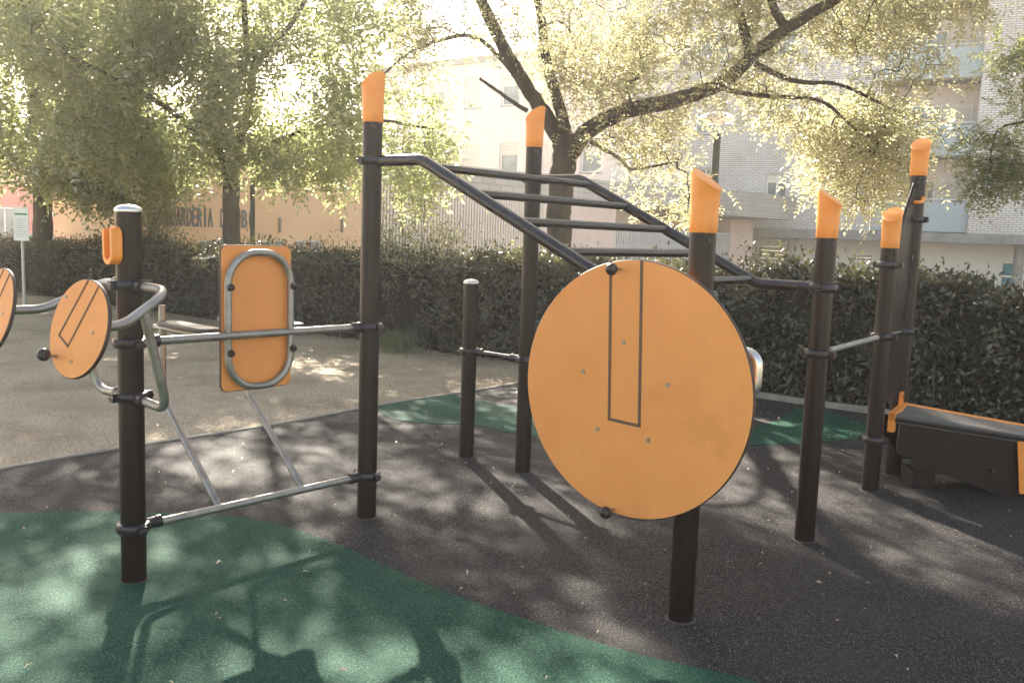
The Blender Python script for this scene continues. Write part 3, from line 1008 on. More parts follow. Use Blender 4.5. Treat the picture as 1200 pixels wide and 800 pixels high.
# ------------------------------------------------------------------ plants
def tree_obj(name, label, cat, group, base, limbs, vols, natt, leafmat, barkmat, seed, per=14, pairs=4, leaflet=.045, width=.019, step=.034, spread=.20, jit=.10, tipr=.0035, minz=1.9, holes=-9):
    """trunk and main limbs as given; twigs grown to points scattered in the crown's lobes; compound leaves at the twigs"""
    rg = np.random.default_rng(seed)
    t = thing(name, label, cat, base, 0, group)
    b = np.array(base)
    for i, (pts, r0, r1) in enumerate(limbs):
        P = smooth2([tuple(p) for p in pts], 7)
        m = MB()
        n = len(P)
        rr = [r0 + (r1 - r0) * (k / (n - 1)) ** .8 for k in range(n)]
        if i == 0:
            rr = [r + r0 * .55 * max(0, 1 - k / 5) ** 2 for k, r in enumerate(rr)]
        Q = [Vector(p) + Vector(rg.normal(0, max(.003, rr[k] * .045), 3)) for k, p in enumerate(P)]
        m.tube(Q, rr, 18 if r0 > .12 else 10)
        arr = np.array(m.v)
        arr += rg.normal(0, 1, arr.shape) * r0 * .035
        m.v = [tuple(q) for q in arr]
        m.build('trunk' if i == 0 else 'limb', barkmat, t, 60, off=base)
    nodes_ = []
    for i, (pts, r0, r1) in enumerate(limbs):
        P = smooth2([tuple(p) for p in pts], 7)
        k0 = int(len(P) * (.75 if i == 0 else .25))
        nodes_ += [p for p in P[k0:]]
    N = list(map(np.array, nodes_))
    att = []
    wts = np.array([v[3] for v in vols], float)
    wts /= wts.sum()
    ph = rg.uniform(0, 6.28, (6, 3))
    kk = rg.normal(0, 1, (6, 3))
    kk = kk / np.linalg.norm(kk, axis=1)[:, None] * rg.uniform(1.6, 4.2, 6)[:, None]
    def gap(q):
        return sum(math.sin(float(a @ q + b[0])) for a, b in zip(kk, ph)) / 1.73
    while len(att) < natt:
        c, rad, _, _ = vols[rg.choice(len(vols), p=wts)]
        p = rg.normal(0, 1, 3)
        p = p / np.linalg.norm(p) * rg.uniform(.15, 1) ** .45
        q = np.array(c) + p * np.array(rad)
        if q[2] > minz and gap(q) > holes:
            att.append(q)
    att = np.array(att)
    A = np.array(N)
    d0 = np.array([np.min(((A - q) ** 2).sum(1)) for q in att])
    tw = MB()
    cnt = np.zeros(0)
    NN = np.zeros((len(N) + natt * 4, 3))
    NN[:len(N)] = A
    par = -np.ones(len(NN), int)
    k = len(N)
    root_n = k
    paths = []
    for q in att[np.argsort(d0)]:
        dist = np.sqrt(((NN[:k] - q) ** 2).sum(1))
        j = int(np.argmin(dist + (NN[:k, 2] > q[2] + .6) * .25))
        L = dist[j]
        p0 = NN[j]
        ns = 3 if L > .25 else 2
        bend = rg.normal(0, jit * L, 3) + np.array([0, 0, .10 * L])
        prev = j
        pth = [j]
        for s_ in range(1, ns + 1):
            f_ = s_ / ns
            x = p0 + (q - p0) * f_ + bend * math.sin(math.pi * f_) + (rg.normal(0, .025 * L, 3) if s_ < ns else 0)
            NN[k] = x
            par[k] = prev
            prev = k
            pth.append(k)
            k += 1
        paths.append(pth)
    load = np.zeros(k)
    for i in range(k - 1, root_n - 1, -1):
        load[i] = load[i] + (tipr ** 2.2 if load[i] == 0 else 0)
        if par[i] >= 0:
            load[par[i]] += load[i]
    rad = np.maximum(load, tipr ** 2.2) ** (1 / 2.2)
    for pth in paths:
        rr = [min(rad[i], .05) for i in pth]
        rr[0] = min(rr[0], rr[1] * 1.3)
        tw.tube([Vector(NN[i]) for i in pth], rr, 5, cap=False)
    tw.build('twigs', barkmat, t, 60, off=base)
    # leaves: at the twig ends and along the last stretch
    ends = np.array([NN[p[-1]] for p in paths])
    mids = np.array([NN[p[-2]] for p in paths])
    n = len(ends)
    dens = rg.uniform(.15, 1.0, n) ** 1.3 * 2.2
    idx = np.repeat(np.arange(n), np.maximum(1, (per * dens)).astype(int))
    f_ = rg.uniform(0, 1.15, len(idx))[:, None]
    basep = mids[idx] * (1 - f_) + ends[idx] * f_ + rg.normal(0, spread, (len(idx), 3)) * np.array([1, 1, .6])
    dirs = (ends - mids)[idx]
    dirs = unit(dirs) * .6 + rg.normal(0, .7, (len(idx), 3)) + np.array([[0, 0, -.12]])
    keep = basep[:, 2] > minz - .25
    V = pinnate(basep[keep], dirs[keep], pairs, leaflet, width, step, rg)
    V -= np.array(base)
    link('crown', quads('crown', V, leafmat), t)
    return t

def base_at(px, Y):
    p = at(px, 330, Y)
    return (p.x, p.y, tz(p.x, p.y) - .05)

# main tree right behind the hedge
Y0 = 12.0
bx, by, bz = base_at(655, Y0)
def tp(px, py, Y=Y0):
    return tuple(at(px, py, Y))
main_limbs = [
    ([(bx, by, bz), tp(655, 300), tp(656, 240), tp(660, 195), tp(664, 160)], .165, .165),
    ([tp(662, 178), tp(645, 145), tp(612, 95, 11.9), tp(590, 55, 11.8), tp(566, 5, 11.6), tp(545, -60, 11.5)], .118, .06),
    ([tp(664, 165), tp(658, 135), tp(640, 70, 12.2), tp(634, 20, 12.3), tp(620, -50, 12.5)], .095, .05),
    ([tp(668, 180), tp(690, 152, 11.9), tp(735, 130, 11.7), tp(790, 118, 11.5), tp(850, 95, 11.2), tp(885, 62, 11), tp(930, 28, 10.8), tp(985, -5, 10.6), tp(1050, -55, 10.3)], .128, .05),
    ([tp(880, 68, 11), tp(872, 35, 11.2), tp(862, 0, 11.4), tp(850, -40, 11.6)], .07, .04),
    ([tp(920, 32, 10.9), tp(905, 5, 11), tp(900, -40, 11)], .06, .035),
    ([tp(835, 102, 11.2), tp(890, 112, 11), tp(960, 118, 10.8), tp(1000, 150, 10.6), tp(1030, 165, 10.5)], .035, .012),
    ([tp(885, 75, 11), tp(930, 95, 10.8), tp(985, 100, 10.6), tp(1050, 130, 10.3)], .04, .014),
    ([tp(692, 166, 11.9), tp(725, 185, 11.8), tp(742, 198, 11.7), tp(790, 190, 11.6)], .032, .012),
    ([tp(610, 95, 11.8), tp(560, 45, 11.6), tp(515, 48, 11.4), tp(480, 62, 11.3), tp(448, 88, 11.2)], .035, .012),
    ([tp(618, 130, 11.9), tp(590, 112, 11.8), tp(562, 92, 11.7)], .032, .018),
]
def vol(px, py, Y, rx, ry, dy, wt):
    c = at(px, py, Y)
    return (tuple(c), (rx * Y / FPX, dy, ry * Y / FPX), 0, wt)
main_vols = [
    vol(800, 60, 11.8, 170, 75, 1.2, 1.5), vol(990, 80, 11, 125, 90, 1.3, 1.5), vol(1065, 30, 10.6, 65, 70, 1.2, .8), vol(990, 190, 11, 62, 60, .8, .75),
    vol(745, 225, 12.3, 85, 55, .8, 1.0), vol(1045, 180, 10.7, 62, 62, .8, .8), vol(565, 20, 11.6, 110, 50, 1.2, .4), vol(700, 60, 12.2, 80, 75, 1.2, .8), vol(500, 60, 11.4, 50, 22, .6, .18), vol(742, 165, 12.1, 65, 35, .8, .5),
    vol(720, -110, 11.8, 210, 95, 2.2, 2.4), vol(490, -80, 11.8, 90, 48, 1.0, 2.0), vol(930, -110, 11.0, 220, 110, 2.4, 2.0), vol(780, -330, 12, 330, 120, 2.6, 1.8)]  # unseen lobes above the view, placed to shade the ground
tree_obj('locust_tree', 'big forked tree with dark bark and sunlit yellow leaves behind the hedge', 'tree', 'trees along the hedge', (bx, by, bz), main_limbs, main_vols, 1850, M['leaf_near'], M['bark'], 3, per=10, leaflet=.058, width=.023, step=.042, spread=.17, holes=-.45)

# second tree, left of the tall post
b2 = base_at(270, 17)
def t2(px, py, Y=17):
    return tuple(at(px, py, Y))
l2 = [([b2, t2(271, 290), t2(271, 240), t2(270, 205), t2(266, 170)], .17, .145),
      ([t2(268, 190), t2(240, 165, 16.6), t2(200, 130, 16), t2(150, 100, 15.6), t2(90, 70, 15)], .085, .03),
      ([t2(270, 190), t2(285, 150, 16.8), t2(295, 100, 16.5), t2(300, 30, 16.2)], .10, .05),
      ([t2(272, 195), t2(310, 172, 16.6), t2(370, 150, 16), t2(430, 140, 15.5), t2(500, 150, 15.2)], .07, .02),
      ([t2(266, 175), t2(250, 110, 17.4), t2(240, 30, 17.8)], .09, .05),
      ([t2(295, 80, 16.4), t2(340, 30, 15.5), t2(380, -40, 15)], .06, .03), ([t2(290, 60, 16.4), t2(285, -20, 14.6), t2(290, -90, 12.8)], .06, .03),
      ([t2(250, 110, 17.4), t2(190, 60, 17), t2(150, 0, 16.5)], .06, .03)]
v2 = [vol(325, -80, 12.4, 38, 30, .6, .35), vol(205, -110, 12.6, 115, 80, 1.3, 1.0), vol(430, 25, 14.6, 75, 45, 1, .4), vol(200, 115, 16, 115, 70, 1.6, 1.3), vol(330, 110, 16.2, 110, 70, 1.6, 1.5), vol(270, 40, 16.4, 170, 70, 1.8, 1.7), vol(440, 130, 15.3, 90, 60, 1.2, .65), vol(490, 190, 15.2, 45, 45, 1, .32),  # first two lobes are out of view, placed for shade on the ground
      vol(120, 160, 15.8, 80, 50, 1.5, .7), vol(360, 190, 16.4, 75, 35, 1.2, .6), vol(225, 175, 16.4, 55, 30, 1.2, .35), vol(230, -70, 16.2, 230, 80, 2.4, 1.0), vol(300, -200, 15.5, 230, 90, 3, .7), vol(120, 30, 15.4, 110, 80, 1.8, 1.2)]
tree_obj('plane_tree', 'leafy green tree with straight grey trunk in front of the orange wall', 'tree', 'trees along the hedge', b2, l2, v2, 1280, M['leaf_left'], M['bark2'], 4, per=9, holes=-.6, pairs=3, leaflet=.105, width=.046, step=.07, spread=.24)

b3 = base_at(50, 19)
def t3(px, py, Y=19):
    return tuple(at(px, py, Y))
l3 = [([b3, t3(50, 290), t3(50, 240), t3(48, 190), t3(42, 120)], .21, .16),
      ([t3(48, 190), t3(75, 130, 18.6), t3(110, 70, 18), t3(140, 0, 17.5)], .10, .05),
      ([t3(44, 130), t3(30, 60, 18.8), t3(20, -20, 18.5)], .12, .06),
      ([t3(48, 180), t3(10, 130, 18.6), t3(-40, 90, 18)], .09, .04),
      ([t3(75, 130, 18.6), t3(120, 100, 18), t3(170, 95, 17.4)], .06, .02)]
v3 = [vol(60, 150, 18, 120, 70, 1.8, 1.6), vol(50, 60, 18.4, 130, 90, 2, 1.8), vol(140, 200, 17.6, 80, 45, 1.4, .9), vol(20, 205, 18.4, 60, 40, 1.2, .6), vol(100, -60, 17.6, 180, 90, 2.6, 1.8), vol(130, 40, 17, 120, 60, 1.6, 1.2), vol(-60, 60, 17.5, 110, 120, 2, 1.2)]
tree_obj('plane_tree', 'shady tree with thick dark trunk at far left beside the white sign', 'tree', 'trees along the hedge', b3, l3, v3, 1000, M['leaf_left'], M['bark2'], 6, per=10, holes=-.6, pairs=3, leaflet=.115, width=.052, step=.075, spread=.28)
b3b = base_at(71, 24)
tree_obj('slender_tree', 'slender dark trunk just right of the thick trunk at far left', 'tree', 'trees along the hedge', b3b,
         [([b3b, tuple(at(71, 290, 24)), tuple(at(71, 240, 24)), tuple(at(72, 200, 24)), tuple(at(70, 130, 24))], .075, .05)],
         [vol(75, 170, 24, 70, 60, 1.4, 1), vol(150, 225, 24, 55, 30, 1.2, .5)], 240, M['leaf_shrub'], M['bark2'], 9, per=14, pairs=3, leaflet=.08, width=.04, step=.06, spread=.32)

# branch of a tree standing beyond the right edge of the view
rb = (7.6, 8.9, -.05)
def t4(px, py, Y=7.8):
    return tuple(at(px, py, Y))
l4 = [([rb, (7.6, 8.9, 1.2), (7.55, 8.8, 2.4), (7.3, 8.6, 3.6)], .17, .14),
      ([(7.45, 8.7, 2.9), (6.4, 8.3, 3.5), t4(1290, 50, 8), t4(1215, 55), t4(1185, 70)], .07, .013), ([t4(1290, 52, 8), t4(1240, 110, 7.8), t4(1205, 140, 7.8), t4(1170, 152, 7.9), t4(1160, 190, 7.9)], .02, .005),
      ([(7.3, 8.6, 3.5), (6.6, 8.0, 4.6), (5.2, 6.4, 5.6), (3.4, 4.6, 6.2), (1.6, 3.0, 6.7)], .10, .03), ([(6.2, 7.6, 4.9), (6.2, 5.4, 5.8), (5.8, 3, 6.3)], .07, .03),  # limbs out of view, carrying the crown added overhead
      ([(7.45, 8.7, 3.0), (8.2, 8.2, 4.2), (8.8, 7.8, 5.2)], .08, .04)]
v4 = [vol(1190, 66, 7.8, 18, 22, .2, .4), vol(1158, 165, 7.9, 24, 16, .2, .28), vol(1160, 210, 7.9, 14, 32, .2, .36), vol(1200, 190, 7.7, 14, 34, .25, .4), vol(1225, 110, 7.7, 18, 60, .3, .4), ((6.0, 6.8, 5.8), (2.6, 2.6, 1.1), 0, 3.2), ((8.6, 8, 6.0), (2.4, 2.6, 1.2), 0, 2), ((3.6, 4.6, 6.3), (2.6, 2.8, 1.0), 0, 3.2), ((5.6, 2.6, 6.4), (2.8, 2.6, 1.0), 0, 2.6), ((1.2, 2.6, 6.8), (2.4, 2.4, .9), 0, 2.2)]  # the big lobes are an unseen crown added overhead to darken the ground
tree_obj('locust_tree', 'drooping leafy branch reaching in at the right edge before the brick wall', 'tree', 'trees along the hedge', rb, l4, v4, 900, M['leaf_right'], M['bark'], 12, per=8, holes=-1.2, pairs=6, leaflet=.042, width=.017, step=.026, spread=.10)

# the clipped hedge: dark twiggy core under thousands of leaves
def hedge_top(t):
    return 1.20 + .035 * math.sin(t * 1.9) + .03 * math.sin(t * 4.7 + 1) + (-.06 * max(0, min(1, (-4 - t) / 6))) - .10 * max(0, min(1, (-13.5 - t) / 2))
h0, h1, hw = -20.0, 4.4, 1.0
hedge = thing('clipped_hedge', 'long dark green clipped hedge running behind the whole fitness area', 'hedge', (HP.x, HP.y, 0))
def hp(t, q, z):
    return HP + HD * t + HN * (q + .12) + Z * z
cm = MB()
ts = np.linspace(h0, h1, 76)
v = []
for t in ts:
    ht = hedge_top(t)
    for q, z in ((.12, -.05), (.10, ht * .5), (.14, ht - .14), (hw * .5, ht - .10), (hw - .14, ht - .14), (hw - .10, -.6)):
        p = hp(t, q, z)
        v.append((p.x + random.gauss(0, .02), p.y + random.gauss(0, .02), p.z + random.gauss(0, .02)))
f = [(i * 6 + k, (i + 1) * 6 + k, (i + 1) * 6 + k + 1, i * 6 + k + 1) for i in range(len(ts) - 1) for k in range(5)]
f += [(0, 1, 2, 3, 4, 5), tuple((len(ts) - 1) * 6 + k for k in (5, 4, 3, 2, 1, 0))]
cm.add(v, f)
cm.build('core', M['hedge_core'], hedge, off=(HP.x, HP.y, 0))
stm = MB()
for k in range(170):
    t_ = random.uniform(-8, 4)
    q_ = random.uniform(-.02, .10)
    a_ = hp(t_, q_, -.03)
    b_ = hp(t_ + random.gauss(0, .07), q_ + random.gauss(-.02, .04), random.uniform(.25, .6))
    stm.tube([a_, (a_ + b_) / 2 + Vector((random.gauss(0, .02), random.gauss(0, .02), 0)), b_], [.010, .008, .004], 5)
stm.build('stems', M['bark2'], hedge, 60, off=(HP.x, HP.y, 0), kind='stuff')
rg = np.random.default_rng(21)
n = 140000
t = rg.uniform(h0, h1, n)
# denser where the hedge is near
t = np.where(rg.random(n) < .45, rg.uniform(-4.5, h1, n), t)
ht = np.array([hedge_top(x) for x in t]) 
lump = .06 * np.sin(t * 5.3 + 1.3) * np.sin(t * 2.1) + .04 * np.sin(t * 11)
face_ = rg.random(n)
q = np.where(face_ < .60, rg.normal(.05, .055, n) + lump * .6, rg.uniform(-.02, hw, n))
z = np.where(face_ < .60, rg.uniform(.02, 1.02, n) * ht, ht + rg.normal(-.03, .055, n) + lump * .5)
z = np.where((face_ > .93), ht + np.abs(rg.normal(0, .10, n)), z)
base = np.array(HP)[None, :] + np.array(HD)[None, :] * t[:, None] + np.array(HN)[None, :] * (q + .12)[:, None]
base[:, 2] = z
nrm = np.where((face_ < .60)[:, None], -np.array(HN)[None, :] + np.array([[0, 0, .55]]), np.array([[0, 0, 1.]])) + rg.normal(0, .55, (n, 3))
dr = rg.normal(0, 1, (n, 3)) + np.where((face_ < .60)[:, None], -np.array(HN)[None, :] * .5 + np.array([[0, 0, .35]]), np.array([[0, 0, .9]]))
thin = np.sin(t * 3.1 + z * 4) + np.sin(t * 7.7 - z * 6.3 + 2) + np.sin(t * 1.3 + z * 9 + 1)
keep = rg.random(n) < np.clip(.62 + .30 * thin, .12, 1)
base, dr, nrm = base[keep], dr[keep], nrm[keep]
n = len(base)
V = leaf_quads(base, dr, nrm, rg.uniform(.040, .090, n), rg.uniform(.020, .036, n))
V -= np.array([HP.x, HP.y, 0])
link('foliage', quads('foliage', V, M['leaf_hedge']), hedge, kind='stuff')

def shrub(name, label, px, Y, top, wid, nleaf, mat, seed, group='shrubs rising behind the hedge', L=.06, dens=14):
    rg = np.random.default_rng(seed)
    p = at(px, 330, Y)
    base = (p.x, p.y, tz(p.x, p.y) - .03)
    t = thing(name, label, 'shrub', base, 0, group)
    st = MB()
    tips = []
    for k in range(dens):
        a = rg.uniform(0, 2 * math.pi)
        r = wid * math.sqrt(rg.uniform(.02, 1))
        e = np.array([math.cos(a) * r, math.sin(a) * r, (top - base[2]) * rg.uniform(.62, 1) * (1 - .25 * (r / wid) ** 2)])
        P = [np.array([0, 0, 0.]) + rg.normal(0, .04, 3) * [1, 1, 0], e * [.45, .45, .5] + rg.normal(0, .05, 3), e]
        P = smooth2([tuple(x) for x in P], 4)
        st.tube([Vector(x) for x in P], [.012 * (1 - .7 * i / (len(P) - 1)) for i in range(len(P))], 5)
        tips.append(P)
    st.build('stems', M['bark'], t, 60)
    idx = rg.integers(0, len(tips), nleaf)
    f_ = np.clip(rg.beta(2.2, 1.1, nleaf), 0, .999)
    pos = np.array([tips[i][int(f * (len(tips[i]) - 1))] for i, f in zip(idx, f_)]) + rg.normal(0, .13, (nleaf, 3))
    dr = rg.normal(0, .8, (nleaf, 3)) + np.array([[0, 0, .3]]) + pos * [.5, .5, 0]
    V = leaf_quads(pos, dr, rg.normal(0, .6, (nleaf, 3)) + [0, 0, 1], rg.uniform(.7, 1.25, nleaf) * L, rg.uniform(.7, 1.2, nleaf) * L * .42)
    link('foliage', quads('foliage', V, mat), t)
    return t
shrub('tall_shrub', 'tall sunlit shrub rising behind the hedge just right of the tallest front post', 482, 12.8, 2.35, .75, 5200, M['leaf_shrub'], 31)
shrub('tall_shrub', 'loose sunlit shrub behind the hedge in front of the slatted wall', 545, 12.2, 1.72, .6, 2400, M['leaf_shrub'], 32)
shrub('tall_shrub', 'ragged shrub top left of the big tree trunk behind the hedge', 615, 11.9, 1.72, .45, 2600, M['leaf_shrub'], 33)
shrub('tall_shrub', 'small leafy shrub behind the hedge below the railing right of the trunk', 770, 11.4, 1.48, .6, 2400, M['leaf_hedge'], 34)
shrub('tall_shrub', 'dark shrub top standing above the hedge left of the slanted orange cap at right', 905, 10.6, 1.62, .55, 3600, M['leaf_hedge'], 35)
shrub('tall_shrub', 'pale shrub tips above the hedge at far right below the blue door', 1130, 9.2, 1.50, .7, 3000, M['leaf_shrub'], 36)
shrub('tall_shrub', 'big bright shrub left of the orange nursery wall behind the post top', 165, 17.4, 2.7, .85, 5500, M['leaf_shrub'], 37, L=.075)
shrub('tall_shrub', 'light shrub behind the hedge under the nursery windows', 400, 14.2, 1.65, .6, 2200, M['leaf_shrub'], 38)

# tuft of grass at the foot of the hedge
tf = thing('grass_tuft', 'green grass tuft at the hedge foot right of the tallest front post', 'grass', tuple(ground(462, 411)))
rg = np.random.default_rng(41)
n = 420
pos = np.c_[rg.normal(0, .16, n), rg.normal(0, .10, n), np.zeros(n)]
V = leaf_quads(pos, np.c_[rg.normal(0, .35, n), rg.normal(0, .3, n), np.ones(n)], rg.normal(0, 1, (n, 3)), rg.uniform(.12, .34, n), np.full(n, .009))
link('blades', quads('blades', V, M['grass']), tf)

# dry leaves: sparse on the rubber, thick under the hedge
rg = np.random.default_rng(43)
n1, n2 = 130, 8500
x = np.r_[rg.uniform(-3.5, 5, n1), np.zeros(n2)]
y = np.r_[rg.uniform(2.6, 9, n1), np.zeros(n2)]
tt = rg.uniform(-11, 4, n2)
qq = np.where(rg.random(n2) < .68, -np.abs(rg.exponential(.75, n2)) + .15, rg.uniform(-7.5, 0, n2))
x[n1:] = HP.x + HD.x * tt + HN.x * qq
y[n1:] = HP.y + HD.y * tt + HN.y * qq
ok = np.ones(n1 + n2, bool)
onpad = (x - eA.x) * eD.y - (y - eA.y) * eD.x > 0
ok &= ~(onpad & (np.arange(n1 + n2) >= n1) & (rg.random(n1 + n2) < .85))
x, y, onpad = x[ok], y[ok], onpad[ok]
n = len(x)
pos = np.c_[x, y, np.where(onpad, .010, .0) + rg.uniform(0, .008, n)]
V = leaf_quads(pos, np.c_[rg.normal(0, 1, (n, 2)), rg.normal(0, .15, n)], np.c_[rg.normal(0, .3, (n, 2)), np.ones(n)], rg.uniform(.010, .042, n), rg.uniform(.006, .016, n), .9)
link('leaf_litter', quads('leaf_litter', V, M['litter']), kind='stuff')

# ------------------------------------------------------------------ buildings
def facade(name, holes, x0, x1, z0, z1, y, mat, parent, depth=.14):
    """a wall face with real openings and reveals, local x-z plane at y"""
    xs = sorted(set([x0, x1] + [h[0] for h in holes] + [h[1] for h in holes]))
    zs = sorted(set([z0, z1] + [h[2] for h in holes] + [h[3] for h in holes]))
    m = MB()
    for a, b in zip(xs[:-1], xs[1:]):
        for c, d in zip(zs[:-1], zs[1:]):
            mx, mz = (a + b) / 2, (c + d) / 2
            if any(h[0] < mx < h[1] and h[2] < mz < h[3] for h in holes):
                continue
            m.add([(a, y, c), (b, y, c), (b, y, d), (a, y, d)], [(0, 1, 2, 3)])
    for a, b, c, d in holes:
        e = y + depth + .06
        m.add([(a, y, c), (b, y, c), (b, y, d), (a, y, d), (a, e, c), (b, e, c), (b, e, d), (a, e, d)],
              [(0, 4, 5, 1), (1, 5, 6, 2), (2, 6, 7, 3), (3, 7, 4, 0)])
    return m.build(name, mat, parent)

def window(parent, a, b, c, d, y, split=2, kind='pane', fr=.06, name='window'):
    """frame with panes or a shutter, set back in its opening"""
    m = MB()
    t = .05
    m.box2((a, y, c), (a + fr, y + t, d))
    m.box2((b - fr, y, c), (b, y + t, d))
    m.box2((a + fr, y, c), (b - fr, y + t, c + fr))
    m.box2((a + fr, y, d - fr), (b - fr, y + t, d))
    for k in range(1, split):
        x = a + (b - a) * k / split
        m.box2((x - fr / 2, y + .003, c + fr), (x + fr / 2, y + t, d - fr))
    o = m.build(name, M['frame'], parent)
    for k in range(split):
        x0 = a + (b - a) * k / split + fr * .5
        x1 = a + (b - a) * (k + 1) / split - fr * .5
        if kind in ('pane', 'half'):
            zc = c + (d - c) * .62 if kind == 'half' else d - fr * .5
            MB().box2((x0, y + .025, c + fr * .5), (x1, y + .035, zc)).build('pane', M['glass'], o)
        if kind in ('shutter', 'half'):
            zc = c + (d - c) * .62 if kind == 'half' else c + fr * .5
            ms = MB()
            nn = max(3, int((d - zc) / .09))
            for i in range(nn):
                za = zc + (d - fr - zc) * i / nn
                zb = zc + (d - fr - zc) * (i + 1) / nn
                ms.add([(x0, y + .020, za), (x1, y + .020, za), (x1, y + .008, za + (zb - za) * .6), (x0, y + .008, za + (zb - za) * .6), (x1, y + .020, zb - .002), (x0, y + .020, zb - .002)], [(0, 1, 2, 3), (3, 2, 4, 5)])
            ms.build('shutter', M['shutter'], o)
    sl_ = MB().box2((a - .05, y - .14, c - .06), (b + .05, y + .02, c - .004))
    sl_.build('sill', M['concrete'], o)
    return o

# white brick apartment block at right
fd = Vector((.894, -.447, 0))
ap = thing('brick_apartment_building', 'tall white brick apartment block with blue grey balconies behind trees at right', 'apartment building', (9.85, 38, -.9), math.atan2(fd.y, fd.x))
zb = .9                                     # the street level there
def fz(z):
    return z + zb
holes = []
for fl in range(4):
    dz = 2.85 * fl
    holes += [(.55, 1.40, fz(3.48 + dz), fz(4.48 + dz)), (3.0, 3.9, fz(3.48 + dz), fz(4.48 + dz)), (-2.6, -1.5, fz(3.3 + dz), fz(4.7 + dz)), (-6.0, -4.8, fz(3.3 + dz), fz(4.7 + dz))]
facade('brick_wall', holes, -10, 4.7, fz(2.22), fz(15), 0, M['brick'], ap)
for i, h in enumerate(holes):
    window(ap, *h, .13, 2, 'pane' if i % 3 else 'half')
facade('brick_wall', [], 4.72, 8.2, fz(2.22), fz(15), 1.35, M['palewall'], ap)
hr = []
for fl in range(4):
    dz = 2.85 * fl
    hr += [(10.0, 11.4, fz(3.45 + dz), fz(4.85 + dz)), (13.6, 15, fz(3.45 + dz), fz(4.85 + dz))]
hr[2] = (9.5, 11.3, fz(6.05), fz(7.62))
hr[4] = (9.85, 11.3, fz(9.0), fz(10.5))
facade('brick_wall', hr, 8.2, 20, fz(2.22), fz(15), -.30, M['brick'], ap)
for i, h in enumerate(hr):
    window(ap, *h, -.17, 2, 'shutter' if i == 2 else 'half')
m = MB()
m.add([(4.71, .0, fz(2.22)), (4.71, 1.35, fz(2.22)), (4.71, 1.35, fz(15)), (4.71, 0, fz(15))], [(0, 1, 2, 3)])
m.add([(8.21, -.3, fz(2.22)), (8.21, 1.35, fz(2.22)), (8.21, 1.35, fz(15)), (8.21, -.3, fz(15))], [(0, 3, 2, 1)])
m.add([(-10, 0, 0), (-10, 12, 0), (-10, 12, fz(15)), (-10, 0, fz(15))], [(0, 1, 2, 3)])
m.add([(20, -.3, 0), (20, 12, 0), (20, 12, fz(15)), (20, -.3, fz(15))], [(0, 3, 2, 1)])
m.build('side_wall', M['brick'], ap)
MB().box2((-10.2, -.5, fz(15)), (20.2, 12, fz(15.3))).build('roof', M['rooftop'], ap)
for fl in range(4):
    zt = 3.38 + 2.88 * fl
    o = MB().box2((4.74, -.10, fz(zt - 1.12)), (8.18, .02, fz(zt))).build('balcony', M['parapet'], ap)
    MB().box2((4.74, .021, fz(zt - 1.16)), (8.18, 1.34, fz(zt - .98))).build('balcony_floor', M['concrete'], o)
    hrail = MB().tube([(4.78, -.04, fz(zt + .12)), (8.14, -.04, fz(zt + .12))], .022, 8)
    for k in range(7):
        hrail.tube([(4.9 + k * .53, -.04, fz(zt)), (4.9 + k * .53, -.04, fz(zt + .12))], .014, 6)
    hrail.build('handrail', M['frame'], o)
    window(ap, 5.4, 6.9, fz(zt - .9), fz(zt + .95), 1.28, 2, 'pane', name='balcony_window')
    window(ap, 7.1, 8.0, fz(zt - .9), fz(zt + .95), 1.28, 1, 'half', name='balcony_window')
MB().box2((-10, -.42, fz(1.86)), (20, 2.0, fz(2.218))).build('floor_slab', M['concrete'], ap)
gh = [(.2, 1.15, 0, fz(1.47)), (4.15, 4.75, 0, fz(1.30)), (9.55, 10.25, 0, fz(1.15))]
facade('ground_floor_wall', gh, -10, 20, 0, fz(1.86), 1.6, M['whitewall'], ap, .1)
for (a, b, c, d), mt, nm in zip(gh, ('shutter2', 'shutter2', 'bluedoor'), ('roller_door', 'door', 'door')):
    dm = MB()
    nn = 14 if mt == 'shutter2' else 4
    for i in range(nn):
        z0_, z1_ = c + (d - c) * i / nn, c + (d - c) * (i + 1) / nn
        dm.box2((a, 1.70, z0_ + .004), (b, 1.73 + .01 * (i % 2), z1_ - .004))
    dm.build(nm, M[mt], ap, label='blue metal door' if mt == 'bluedoor' else None)
for x in (1.72, 5.9, 10.0, 14.2, -2.5, -6.6):
    MB().lathe([(.17, 0), (.17, fz(1.855))], 20).build('column', M['concrete'], ap, 40, loc=(x, .25, 0))

# grey single-storey annexe with slats, porch and railing
ad = Vector((.70, .714, 0))
def tpx(px):
    k = (px - 600) / FPX
    return (26 * k + 1) / (.70 - .714 * k)
an = thing('slatted_annexe', 'low building with vertical slat front, grey parapet and deep concrete porch canopy', 'building', (-1, 26, -.9), math.atan2(ad.y, ad.x))
t0, t1, t2_, t3_, t4_ = tpx(434), tpx(652), tpx(716), tpx(852), tpx(878)
MB().box2((t0, 0, fz(2.78)), (t3_ - 2.6, 4, fz(3.46))).build('parapet', M['brick2'], an)
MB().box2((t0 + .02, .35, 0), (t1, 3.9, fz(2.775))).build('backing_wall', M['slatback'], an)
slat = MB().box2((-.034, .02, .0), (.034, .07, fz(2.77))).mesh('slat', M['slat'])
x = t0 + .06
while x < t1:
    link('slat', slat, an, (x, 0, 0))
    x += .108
MB().box2((t1 + .003, .02, 0), (t2_, 3.9, fz(2.775))).build('pink_wall', M['pinkwall'], an)
MB().box2((t2_ + .003, 2.6, 0), (t3_, 3.9, fz(2.775))).build('porch_wall', M['pinkwall'], an, label='shaded pink wall at the back of the porch')
MB().box2((t3_ + .003, .10, 0), (t4_, 3.9, fz(2.52))).build('porch_pier', M['pinkwall'], an)
